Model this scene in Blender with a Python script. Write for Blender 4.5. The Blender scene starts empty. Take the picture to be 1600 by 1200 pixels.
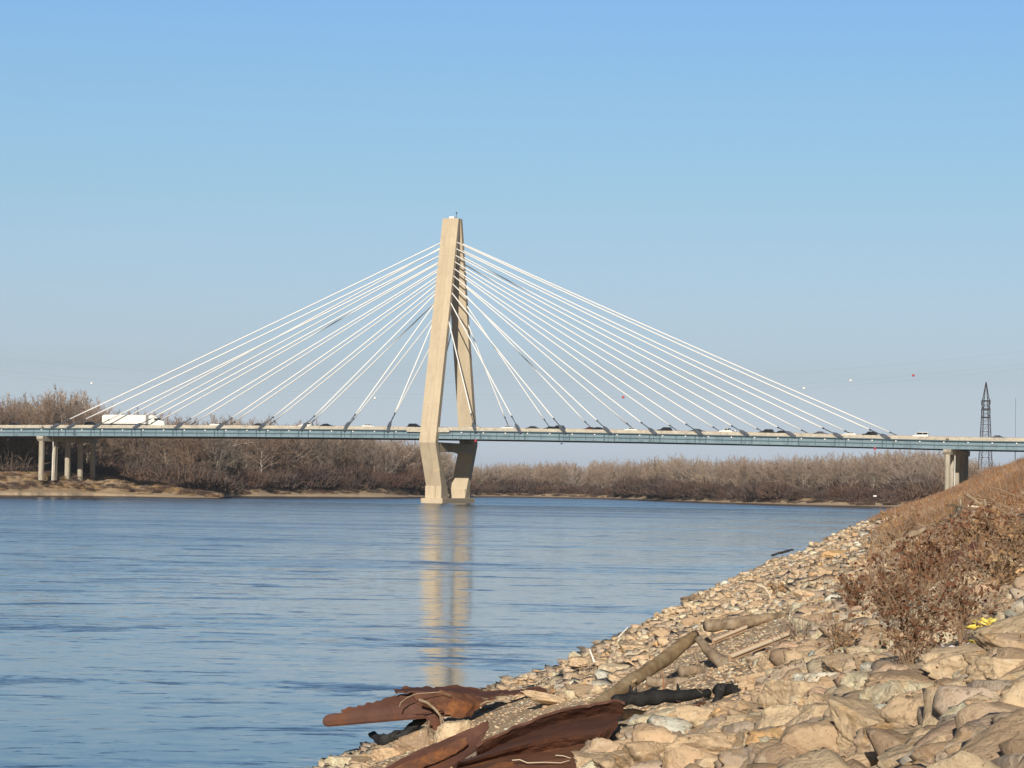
import bpy, bmesh, math, random
import numpy as np
from mathutils import Vector, Matrix, noise as mn
R = math.radians
rng = np.random.default_rng(7)
random.seed(7)
sc = bpy.context.scene
col = sc.collection

# ------------------------------------------------------------------ camera
F = 4600.0            # focal length in pixels of the 1600-wide photograph
H = 6.5               # eye height above the river
CAMM = (Matrix.Rotation(R(90 + 1.95), 3, 'X') @ Matrix.Rotation(R(0.85), 3, 'Z'))
cam_d = bpy.data.cameras.new('camera'); cam = bpy.data.objects.new('camera', cam_d); col.objects.link(cam)
cam.location = (0, 0, H); cam.rotation_euler = CAMM.to_euler()
cam_d.sensor_width = 36; cam_d.lens = F * 36 / 1600; cam_d.clip_start = 0.5; cam_d.clip_end = 60000
sc.camera = cam

def ray(px, py):
    v = CAMM @ Vector(((px - 800) / F, -(py - 600) / F, -1.0))
    return v
def at(px, py, Y):
    v = ray(px, py); k = Y / v.y
    return Vector((v.x * k, Y, H + v.z * k))

CINV = CAMM.transposed()
def proj(X, Y, Z):
    v = CINV @ Vector((X, Y, Z - H)); return 800 + F * v.x / -v.z, 600 - F * v.y / -v.z

# ------------------------------------------------------------------ helpers
def tag(o, label=None, cat=None, group=None, kind=None):
    if label: o['label'] = label
    if cat: o['category'] = cat
    if group: o['group'] = group
    if kind: o['kind'] = kind
    return o
def empty(name, loc=(0, 0, 0), rz=0):
    o = bpy.data.objects.new(name, None); col.objects.link(o)
    o.location = loc; o.rotation_euler = (0, 0, rz); o.empty_display_size = 0.1
    return o
def link(name, me, mat=None, parent=None, smooth=False):
    o = bpy.data.objects.new(name, me); col.objects.link(o)
    if mat: me.materials.append(mat)
    if parent: o.parent = parent
    if smooth: me.polygons.foreach_set('use_smooth', [True] * len(me.polygons))
    return o
def mesh_np(name, V, Fc, smooth=False):
    """V (n,3); Fc list of arrays (m,k)"""
    me = bpy.data.meshes.new(name)
    V = np.asarray(V, dtype=np.float32)
    if not isinstance(Fc, (list, tuple)): Fc = [Fc]
    Fc = [np.asarray(f, dtype=np.int32) for f in Fc if len(f)]
    loops = np.concatenate([f.ravel() for f in Fc]); 
    tot = np.concatenate([np.full(len(f), f.shape[1], dtype=np.int32) for f in Fc])
    start = np.concatenate([[0], np.cumsum(tot)[:-1]]).astype(np.int32)
    me.vertices.add(len(V)); me.vertices.foreach_set('co', V.ravel())
    me.loops.add(len(loops)); me.loops.foreach_set('vertex_index', loops)
    me.polygons.add(len(tot)); me.polygons.foreach_set('loop_start', start)
    if smooth: me.polygons.foreach_set('use_smooth', np.ones(len(tot), dtype=bool))
    me.update(calc_edges=True); me.validate(verbose=False)
    return me

class MB:
    """collects quads/boxes/tubes into one mesh"""
    def __init__(s): s.v = []; s.f = []
    def poly(s, pts):
        n = len(s.v); s.v += [tuple(p) for p in pts]; s.f.append(tuple(range(n, n + len(pts))))
    def box(s, x0, x1, y0, y1, z0, z1):
        s.hexa([(x0, y0, z0), (x1, y0, z0), (x1, y1, z0), (x0, y1, z0), (x0, y0, z1), (x1, y0, z1), (x1, y1, z1), (x0, y1, z1)])
    def hexa(s, p):
        n = len(s.v); s.v += [tuple(q) for q in p]
        for f in ((3, 2, 1, 0), (4, 5, 6, 7), (0, 1, 5, 4), (1, 2, 6, 5), (2, 3, 7, 6), (3, 0, 4, 7)): s.f.append(tuple(n + i for i in f))
    def loft(s, rings, cap=True):
        n = len(s.v); k = len(rings[0])
        for r in rings: s.v += [tuple(p) for p in r]
        for i in range(len(rings) - 1):
            for j in range(k):
                a = n + i * k + j; b = n + i * k + (j + 1) % k
                s.f.append((a, b, b + k, a + k))
        if cap:
            s.f.append(tuple(n + j for j in range(k))[::-1]); s.f.append(tuple(n + (len(rings) - 1) * k + j for j in range(k)))
    def tube(s, pts, rad, k=8, cap=True, jit=0.0):
        pts = [Vector(p) for p in pts]
        if not hasattr(rad, '__len__'): rad = [rad] * len(pts)
        rings = []; ref = None
        for i, p in enumerate(pts):
            t = (pts[min(i + 1, len(pts) - 1)] - pts[max(i - 1, 0)]).normalized()
            if ref is None: ref = t.orthogonal().normalized()
            u = (ref - t * ref.dot(t)).normalized(); ref = u; w = t.cross(u)
            rings.append([p + (u * math.cos(2 * math.pi * j / k) + w * math.sin(2 * math.pi * j / k)) * rad[i] * (1 + jit * (3.2 * mn.noise(Vector((math.cos(2 * math.pi * j / k) * 1.3 + len(s.v) * .01, math.sin(2 * math.pi * j / k) * 1.3, i * .28))) + 1.2 * mn.noise(Vector((math.cos(2 * math.pi * j / k) * 4, math.sin(2 * math.pi * j / k) * 4, i * .2)))) if jit else 1) for j in range(k)])
        s.loft(rings, cap)
    def sphere(s, c, r, n=8, m=6):
        rings = []
        for i in range(m + 1):
            th = math.pi * (0.02 + 0.96 * i / m)
            rings.append([(c[0] + r * math.sin(th) * math.cos(2 * math.pi * j / n), c[1] + r * math.sin(th) * math.sin(2 * math.pi * j / n), c[2] - r * math.cos(th)) for j in range(n)])
        s.loft(rings)
    def build(s, name, mat, parent=None, smooth=False, bevel=0, solid=0, fix=True):
        me = bpy.data.meshes.new(name); me.from_pydata(s.v, [], s.f); me.update()
        if fix:
            bm = bmesh.new(); bm.from_mesh(me); bmesh.ops.recalc_face_normals(bm, faces=bm.faces); bm.to_mesh(me); bm.free()
        o = link(name, me, mat, parent, smooth)
        if solid:
            m = o.modifiers.new('solid', 'SOLIDIFY'); m.thickness = solid; m.offset = 0
        if bevel:
            m = o.modifiers.new('bevel', 'BEVEL'); m.width = bevel; m.segments = 2; m.limit_method = 'ANGLE'
        return o

# ------------------------------------------------------------------ materials
def mat(name, c, rough=0.8, metal=0.0, c2=None, scale=1.0, c3=None, scale3=0.2, bump=0.0, bscale=20, stretch=(1, 1, 1), rand=0.0, attr=None, coord='Object', spec=0.3):
    m = bpy.data.materials.new(name); m.use_nodes = True; nt = m.node_tree; N = nt.nodes; L = nt.links
    b = N['Principled BSDF']; b.inputs['Roughness'].default_value = rough; b.inputs['Metallic'].default_value = metal
    b.inputs['Specular IOR Level'].default_value = spec
    tc = N.new('ShaderNodeTexCoord'); mp = N.new('ShaderNodeMapping'); mp.inputs['Scale'].default_value = stretch
    L.new(tc.outputs[coord], mp.inputs['Vector'])
    def noise(sc_, det=6, ro=0.6):
        n = N.new('ShaderNodeTexNoise'); n.inputs['Scale'].default_value = sc_; n.inputs['Detail'].default_value = det; n.inputs['Roughness'].default_value = ro
        L.new(mp.outputs[0], n.inputs['Vector']); return n
    rgb = N.new('ShaderNodeRGB'); rgb.outputs[0].default_value = (*c, 1); out = rgb.outputs[0]
    def mix(fac, a, colr):
        x = N.new('ShaderNodeMix'); x.data_type = 'RGBA'; L.new(fac, x.inputs['Factor']); L.new(a, x.inputs['A']); x.inputs['B'].default_value = (*colr, 1); return x.outputs['Result']
    def ramp(sock, lo, hi):
        r = N.new('ShaderNodeMapRange'); r.inputs[1].default_value = lo; r.inputs[2].default_value = hi; L.new(sock, r.inputs[0]); return r.outputs[0]
    if c2: out = mix(ramp(noise(scale).outputs['Fac'], 0.38, 0.62), out, c2)
    if c3: out = mix(ramp(noise(scale3, 8, 0.7).outputs['Fac'], 0.5, 0.66), out, c3)
    if rand or attr:
        hs = N.new('ShaderNodeHueSaturation'); L.new(out, hs.inputs['Color'])
        if attr:
            a = N.new('ShaderNodeAttribute'); a.attribute_name = attr; src = a.outputs['Fac']
        else:
            a = N.new('ShaderNodeObjectInfo'); src = a.outputs['Random']
        r = N.new('ShaderNodeMapRange'); r.inputs[3].default_value = 1 - rand; r.inputs[4].default_value = 1 + rand; L.new(src, r.inputs[0]); L.new(r.outputs[0], hs.inputs['Value'])
        w = N.new('ShaderNodeMath'); w.operation = 'MULTIPLY'; w.inputs[1].default_value = 7.31; L.new(src, w.inputs[0])
        fr = N.new('ShaderNodeMath'); fr.operation = 'FRACT'; L.new(w.outputs[0], fr.inputs[0])
        r2 = N.new('ShaderNodeMapRange'); r2.inputs[3].default_value = 1 - rand * 1.1; r2.inputs[4].default_value = 1 + rand * 0.9; L.new(fr.outputs[0], r2.inputs[0]); L.new(r2.outputs[0], hs.inputs['Saturation'])
        w2 = N.new('ShaderNodeMath'); w2.operation = 'MULTIPLY'; w2.inputs[1].default_value = 31.7; L.new(src, w2.inputs[0])
        fr2 = N.new('ShaderNodeMath'); fr2.operation = 'FRACT'; L.new(w2.outputs[0], fr2.inputs[0])
        r3 = N.new('ShaderNodeMapRange'); r3.inputs[3].default_value = 0.5 - rand * 0.03; r3.inputs[4].default_value = 0.5 + rand * 0.03; L.new(fr2.outputs[0], r3.inputs[0]); L.new(r3.outputs[0], hs.inputs['Hue'])
        out = hs.outputs[0]
    L.new(out, b.inputs['Base Color'])
    if bump:
        bp = N.new('ShaderNodeBump'); bp.inputs['Strength'].default_value = 1; bp.inputs['Distance'].default_value = bump
        L.new(noise(bscale, 10, 0.65).outputs['Fac'], bp.inputs['Height']); L.new(bp.outputs[0], b.inputs['Normal'])
    return m

M = {}
M['concrete'] = mat('pylon_concrete', (.58, .49, .355), .85, c2=(.52, .435, .31), scale=.35, c3=(.49, .405, .295), scale3=.6, stretch=(1, 1, .12))
M['concrete_pier'] = mat('pier_concrete', (.47, .43, .35), .85, c2=(.36, .325, .26), scale=.5, c3=(.3, .25, .19), scale3=.6, stretch=(1, 1, .3))
M['parapet'] = mat('parapet_concrete', (.56, .52, .43), .85, c2=(.46, .42, .34), scale=.3, c3=(.34, .31, .27), scale3=.9)
M['asphalt'] = mat('road_asphalt', (.06, .06, .06), .9, c2=(.05, .05, .05), scale=.5)
M['paint'] = mat('road_paint', (.75, .75, .72), .7)
M['girder'] = mat('girder_blue_steel', (.165, .25, .305), .5, c2=(.20, .29, .345), scale=.12, c3=(.12, .18, .22), scale3=.5)
M['dark_steel_shade'] = mat('dark_steel_and_slab_shadow', (.07, .12, .15), .6)  # stiffener steel; also the painted shadow tone of the slab edge
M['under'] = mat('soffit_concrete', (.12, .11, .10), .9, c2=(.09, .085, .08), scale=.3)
M['cable'] = mat('cable_sheath_white', (.86, .86, .85), .45)
M['anchor'] = mat('anchor_steel_grey', (.05, .065, .09), .55, metal=.2, c2=(.09, .11, .14), scale=1.2)
M['white'] = mat('white_paint', (.85, .85, .83), .4)
M['lens'] = mat('lamp_lens', (.9, .9, .88), .3)
M['redlamp'] = mat('red_lamp', (.5, .03, .08), .4)
M['glass'] = mat('dark_glass', (.02, .025, .03), .08, spec=.6)
M['tyre'] = mat('tyre_rubber', (.02, .02, .02), .9)
M['chrome'] = mat('bright_metal', (.55, .55, .55), .3, metal=.9)
M['lattice'] = mat('lattice_steel', (.06, .045, .05), .6, metal=.3)
M['wire'] = mat('wire_metal', (.12, .12, .13), .6)
M['bark'] = mat('bark_pale', (.40, .34, .28), .9, c2=(.22, .18, .145), scale=.6, rand=.5)
M['twig'] = mat('twig_brown', (.24, .18, .14), .9, c2=(.17, .125, .10), scale=.15, rand=.3)
M['twig_far'] = mat('twig_grey_tan', (.37, .295, .235), .9, c2=(.28, .215, .175), scale=.15, rand=.25)
M['wood_mass'] = mat('wood_mass_twigs', (.39, .31, .25), .9, c2=(.29, .225, .18), scale=.03, rand=.25, attr='tint')
M['brush'] = mat('undergrowth_twigs', (.14, .092, .072), .9, c2=(.085, .06, .052), scale=.05, rand=.35, attr='tint')
M['rust'] = mat('rusted_steel', (.125, .058, .042), .75, c2=(.082, .04, .031), scale=2.2, c3=(.17, .07, .036), scale3=1.1, bump=.012, bscale=14)
M['rust_bright'] = mat('rusted_steel_orange', (.18, .085, .048), .8, c2=(.11, .05, .036), scale=3.2, c3=(.30, .12, .042), scale3=2.0, bump=.02, bscale=9)
M['char'] = mat('charred_wood', (.018, .018, .02), .75, c2=(.035, .036, .036), scale=4, bump=.02, bscale=14)
M['log'] = mat('driftwood_brown', (.36, .26, .15), .85, c2=(.24, .165, .09), scale=5, c3=(.42, .34, .22), scale3=2, bump=.015, bscale=20)
M['log_grey'] = mat('driftwood_grey', (.40, .31, .21), .9, c2=(.18, .13, .09), scale=4, c3=(.40, .33, .25), scale3=3, bump=.012, bscale=25)
M['plank'] = mat('sawn_plank_pinkish', (.58, .40, .27), .8, c2=(.50, .33, .21), scale=4)
M['straw'] = mat('bleached_stalk', (.62, .53, .40), .8)
M['twig_near'] = mat('twig_near', (.33, .23, .15), .85, c2=(.22, .15, .1), scale=6)
M['leaf'] = mat('dead_leaf', (.12, .045, .026), .8, c2=(.20, .11, .06), scale=6)
M['leaf_tan'] = mat('dead_leaf_tan', (.36, .24, .13), .85, c2=(.26, .15, .08), scale=6)
M['grass'] = mat('dry_grass', (.27, .155, .085), .85, c2=(.20, .10, .05), scale=.35, c3=(.42, .31, .20), scale3=.5, rand=.42, attr='tint')
M['yellow'] = mat('yellow_plastic', (.80, .62, .06), .4, c2=(.88, .74, .2), scale=3)
M['paper'] = mat('white_litter', (.80, .80, .82), .6, c2=(.6, .6, .66), scale=8)
M['ballw'] = mat('white_ball', (.9, .9, .9), .4); M['ballr'] = mat('red_ball', (.55, .10, .08), .5)

def rock_mat(name, attr=None):
    m = bpy.data.materials.new(name); m.use_nodes = True; nt = m.node_tree; N = nt.nodes; L = nt.links
    b = N['Principled BSDF']; b.inputs['Roughness'].default_value = .85; b.inputs['Specular IOR Level'].default_value = .25
    geo = N.new('ShaderNodeNewGeometry')
    if attr:
        a = N.new('ShaderNodeAttribute'); a.attribute_name = attr; src = a.outputs['Fac']
    else:
        a = N.new('ShaderNodeObjectInfo'); sc_ = N.new('ShaderNodeSeparateColor'); L.new(a.outputs['Color'], sc_.inputs[0]); src = sc_.outputs[0]
    cr = N.new('ShaderNodeValToRGB'); e = cr.color_ramp; e.interpolation = 'LINEAR'
    cols = [(0, (0.372, 0.269, 0.186)), (0.13, (0.623, 0.46, 0.304)), (0.26, (0.784, 0.621, 0.412)), (0.38, (0.498, 0.418, 0.344)), (0.48, (0.748, 0.54, 0.344)), (0.58, (0.784, 0.742, 0.544)), (0.68, (0.554, 0.404, 0.278)), (0.77, (0.692, 0.566, 0.45)), (0.86, (0.784, 0.499, 0.238)), (0.9, (0.784, 0.837, 0.742)), (1, (0.65, 0.431, 0.292))]
    while len(e.elements) > 1: e.elements.remove(e.elements[-1])
    e.elements[0].position = 0; e.elements[0].color = (*cols[0][1], 1)
    for p, c in cols[1:]:
        x = e.elements.new(p); x.color = (*c, 1)
    L.new(src, cr.inputs[0])
    def noise(s, d, r):
        n = N.new('ShaderNodeTexNoise'); n.inputs['Scale'].default_value = s; n.inputs['Detail'].default_value = d; n.inputs['Roughness'].default_value = r
        L.new(geo.outputs['Position'], n.inputs['Vector']); return n
    def mixc(a, fac_sock, lo, hi, c, blend='MIX', amt=1.0):
        r = N.new('ShaderNodeMapRange'); r.inputs[1].default_value = lo; r.inputs[2].default_value = hi; r.inputs[4].default_value = amt; L.new(fac_sock, r.inputs[0])
        x = N.new('ShaderNodeMix'); x.data_type = 'RGBA'; x.blend_type = blend; L.new(r.outputs[0], x.inputs['Factor']); L.new(a, x.inputs['A']); x.inputs['B'].default_value = (*c, 1); return x.outputs['Result']
    o = mixc(cr.outputs[0], noise(5, 8, .7).outputs['Fac'], .46, .66, (.44, .32, .205), amt=.75)
    o = mixc(o, noise(2.3, 6, .7).outputs['Fac'], .56, .64, (.54, .33, .14), amt=.6)
    o = mixc(o, noise(11, 8, .75).outputs['Fac'], .56, .68, (.80, .68, .52), amt=.7)
    o = mixc(o, noise(26, 6, .7).outputs['Fac'], .58, .66, (.16, .11, .08), amt=.7)
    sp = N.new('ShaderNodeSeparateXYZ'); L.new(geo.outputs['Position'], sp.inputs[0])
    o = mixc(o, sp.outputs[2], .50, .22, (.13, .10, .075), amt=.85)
    L.new(o, b.inputs['Base Color'])
    bp = N.new('ShaderNodeBump'); bp.inputs['Distance'].default_value = .045; bp.inputs['Strength'].default_value = 1
    L.new(noise(13, 10, .7).outputs['Fac'], bp.inputs['Height']); L.new(bp.outputs[0], b.inputs['Normal'])
    return m
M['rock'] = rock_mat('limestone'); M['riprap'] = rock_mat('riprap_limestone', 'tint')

def ground_mat(name, cols, scales, pos=True, bump=.05, bscale=3):
    m = bpy.data.materials.new(name); m.use_nodes = True; nt = m.node_tree; N = nt.nodes; L = nt.links
    b = N['Principled BSDF']; b.inputs['Roughness'].default_value = .95; b.inputs['Specular IOR Level'].default_value = .1
    geo = N.new('ShaderNodeNewGeometry')
    rgb = N.new('ShaderNodeRGB'); rgb.outputs[0].default_value = (*cols[0], 1); out = rgb.outputs[0]
    for c, s in zip(cols[1:], scales):
        n = N.new('ShaderNodeTexNoise'); n.inputs['Scale'].default_value = s; n.inputs['Detail'].default_value = 8; n.inputs['Roughness'].default_value = .7
        L.new(geo.outputs['Position'], n.inputs['Vector'])
        r = N.new('ShaderNodeMapRange'); r.inputs[1].default_value = .47; r.inputs[2].default_value = .6; L.new(n.outputs['Fac'], r.inputs[0])
        x = N.new('ShaderNodeMix'); x.data_type = 'RGBA'; L.new(r.outputs[0], x.inputs['Factor']); L.new(out, x.inputs['A']); x.inputs['B'].default_value = (*c, 1); out = x.outputs['Result']
    n = N.new('ShaderNodeTexNoise'); n.inputs['Scale'].default_value = bscale; n.inputs['Detail'].default_value = 10; n.inputs['Roughness'].default_value = .7
    L.new(geo.outputs['Position'], n.inputs['Vector'])
    bp = N.new('ShaderNodeBump'); bp.inputs['Distance'].default_value = bump; L.new(n.outputs['Fac'], bp.inputs['Height']); L.new(bp.outputs[0], b.inputs['Normal'])
    return m, N, L, b, geo, out
def simple_ground(name, cols, scales, **k):
    m, N, L, b, geo, out = ground_mat(name, cols, scales, **k); L.new(out, b.inputs['Base Color']); return m

# ------------------------------------------------------------------ terrain functions
SHX0, SHK = -13.5, .147               # near shoreline X = SHX0 + SHK*Y
def sstep(x, a, b):
    t = np.clip((x - a) / (b - a), 0, 1); return t * t * (3 - 2 * t)
def fbm(x, y, s, seed=0.0, oct=4):
    """cheap smooth value noise, vectorised"""
    x = np.asarray(x, float) / s; y = np.asarray(y, float) / s; out = 0; amp = 1; tot = 0
    for o in range(oct):
        xi = np.floor(x); yi = np.floor(y); xf = x - xi; yf = y - yi
        def h(a, b):
            v = np.sin(a * 127.1 + b * 311.7 + seed * 17.3 + o * 5.1) * 43758.5453
            return v - np.floor(v)
        u = xf * xf * (3 - 2 * xf); v = yf * yf * (3 - 2 * yf)
        out = out + amp * ((h(xi, yi) * (1 - u) + h(xi + 1, yi) * u) * (1 - v) + (h(xi, yi + 1) * (1 - u) + h(xi + 1, yi + 1) * u) * v)
        tot += amp; amp *= .5; x = x * 2.03; y = y * 2.03
    return out / tot - .5
def bank_z(X, Y, rough=True):
    X = np.asarray(X, float); Y = np.asarray(Y, float)
    d = X - (SHX0 + SHK * Y)
    if rough: d = d + (fbm(X, Y, 14, 3) * 1.6 * np.clip(Y / 60, .5, 2.6) + fbm(X, Y, 3.5, 13) * np.clip(Y / 45, .8, 4)) * np.clip(1.6 - d / 8, 0, 1)
    z = np.where(d < 13.5, .37 * d, 5 + .46 * (d - 13.5))
    z = np.where(d > 24.3, 10 + .0 * d, z)
    z = np.maximum(z, -3) + (fbm(X, Y, 34, 21) * 1.5 + fbm(X, Y, 7, 22) * .5) * sstep(d, 15, 21) * np.clip(Y / 150, .2, 1)
    t = sstep(Y, 900, 1060); z = z * (1 - t) + np.minimum(z, 2.6) * t
    if rough: z = z + fbm(X, Y, 2.2, 9) * .22 + fbm(X, Y, 9, 5) * .3 * np.clip(Y / 80, 0, 1)
    return z
VGY, VGT = [0, 30, 36, 48, 77, 136, 316, 441, 1100], [22, 16.5, 13, 12, 11.5, 10.8, 8.5, 4, 3]
def gpt(px, py, dz=0.0):
    """where the sight line of a photo pixel meets the near bank"""
    v = ray(px, py); lo = None
    Ys = np.geomspace(8, 900, 4000)
    X = v.x / v.y * Ys; Z = H + v.z / v.y * Ys
    g = bank_z(X, Ys) + dz
    idx = np.nonzero(Z <= np.maximum(g, 0))[0]
    i = idx[0] if len(idx) else -1
    return Vector((X[i], Ys[i], Z[i]))

UU = [-6000, -1500, -1000, -797, -650, -547, -500, -455, -430, -347, -197, -110, -40, 2.6, 153, 303, 453, 603, 900, 1500, 6000]
SS = [900, 900, 930, 955, 1005, 1000, 985, 992, 1110, 1159, 1220, 1320, 1440, 1473, 1437, 1215, 1105, 1065, 1060, 1060, 1060]
HB = [7, 7, 7.6, 7.6, 7.4, 4.2, 2.6, 1.6, 3.5, 4.5, 4.5, 3.5, 2.5, 2.3, 2.4, 2.5, 2.6, 2.7, 4, 6, 6]
def far_z(U, Y, X=None):
    sh = np.interp(U, UU, SS) + fbm(U * .25, U * 0, 9, 4) * 16
    hb = np.interp(U, UU, HB)
    e = Y - sh
    z = np.where(e < 0, np.maximum(e * .2, -3), 0)
    z = np.where(e >= 0, hb * (.22 * sstep(e, 0, 5) + .16 * sstep(e, 8, 20) + .62 * sstep(e, 16, 34)), z)
    # the low inlet behind the sand spit on the left
    dip = sstep(U, -640, -560) * (1 - sstep(U, -440, -420)) * sstep(e, 34, 48) * (1 - sstep(e, 90, 120))
    z = z * (1 - dip) + dip * .8
    z = z + np.where(e > 70, (5 - hb) * sstep(e, 90, 220), 0)
    z = z + np.where(e > 3, fbm(U * .22, Y, 11, 8) * 1.6 * sstep(e, 3, 30), 0)
    return z, e

def far_point(u, e):
    """a point e metres behind the far shoreline along bearing u"""
    Y = float(np.interp(u, UU, SS)) + e
    z, _ = far_z(np.array([float(u)]), np.array([Y]))
    return Vector((u / F * Y, Y, float(z[0])))

# ------------------------------------------------------------------ world, sun, view
EL, AZ = R(20.3), R(6.0)      # light travels towards azimuth AZ right of +Y
world = bpy.data.worlds.new('World'); sc.world = world; world.use_nodes = True
wn = world.node_tree.nodes; wl = world.node_tree.links
bg = wn['Background']; bg.inputs['Strength'].default_value = .15
sky = wn.new('ShaderNodeTexSky'); sky.sky_type = 'NISHITA'; sky.sun_disc = False
sky.sun_elevation = EL; sky.sun_rotation = math.pi + AZ
sky.air_density = 1.0; sky.dust_density = .8; sky.ozone_density = 1.6; sky.altitude = 200
# white balance of the sky by elevation: bluer, greyer air towards the horizon
wg = wn.new('ShaderNodeTexCoord'); wsx = wn.new('ShaderNodeSeparateXYZ'); wl.new(wg.outputs['Generated'], wsx.inputs[0])
wm_ = wn.new('ShaderNodeMath'); wm_.operation = 'MULTIPLY'; wm_.inputs[1].default_value = 2; wl.new(wsx.outputs[2], wm_.inputs[0])
wr = wn.new('ShaderNodeValToRGB'); wl.new(wm_.outputs[0], wr.inputs[0]); ce = wr.color_ramp.elements
SKYT = [(0.0222, [0.5614, 0.6647, 1.0963]), (0.0739, [0.4723, 0.5261, 0.7666]), (0.1302, [0.4784, 0.5324, 0.7168]), (0.1913, [0.4597, 0.5522, 0.6806]), (0.2587, [0.451, 0.5722, 0.7005]), (0.3214, [0.4385, 0.5812, 0.75]), (0.55, [0.3947, 0.5231, 0.675]), (1.0, [0.1228, 0.1627, 0.21])]
ce[0].position, ce[0].color = SKYT[0][0], (*SKYT[0][1], 1); ce[1].position, ce[1].color = SKYT[-1][0], (*SKYT[-1][1], 1)
for p_, c_ in SKYT[1:-1]:
    x_ = ce.new(p_); x_.color = (*c_, 1)
wx = wn.new('ShaderNodeMix'); wx.data_type = 'RGBA'; wx.blend_type = 'MULTIPLY'; wx.inputs['Factor'].default_value = 1
wl.new(sky.outputs[0], wx.inputs['A']); wl.new(wr.outputs[0], wx.inputs['B']); 
wy = wn.new('ShaderNodeMapRange'); wy.inputs[1].default_value = .25; wy.inputs[2].default_value = -.6; wy.inputs[3].default_value = 1; wy.inputs[4].default_value = .42; wl.new(wsx.outputs[1], wy.inputs[0])
wv = wn.new('ShaderNodeVectorMath'); wv.operation = 'SCALE'; wl.new(wx.outputs['Result'], wv.inputs[0]); wl.new(wy.outputs[0], wv.inputs['Scale']); wl.new(wv.outputs[0], bg.inputs['Color'])
sd = bpy.data.lights.new('sun', 'SUN'); so = bpy.data.objects.new('sun', sd); col.objects.link(so)
sd.energy = 4.9; sd.angle = R(.5); sd.color = (1, .9, .76)
ld = Vector((math.sin(AZ) * math.cos(EL), math.cos(AZ) * math.cos(EL), -math.sin(EL)))
so.rotation_euler = ld.to_track_quat('-Z', 'Y').to_euler(); so.location = (0, -50, 80)
sc.view_settings.view_transform = 'Standard'; sc.view_settings.look = 'None'; sc.view_settings.gamma = 1; sc.view_settings.exposure = 0

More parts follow.
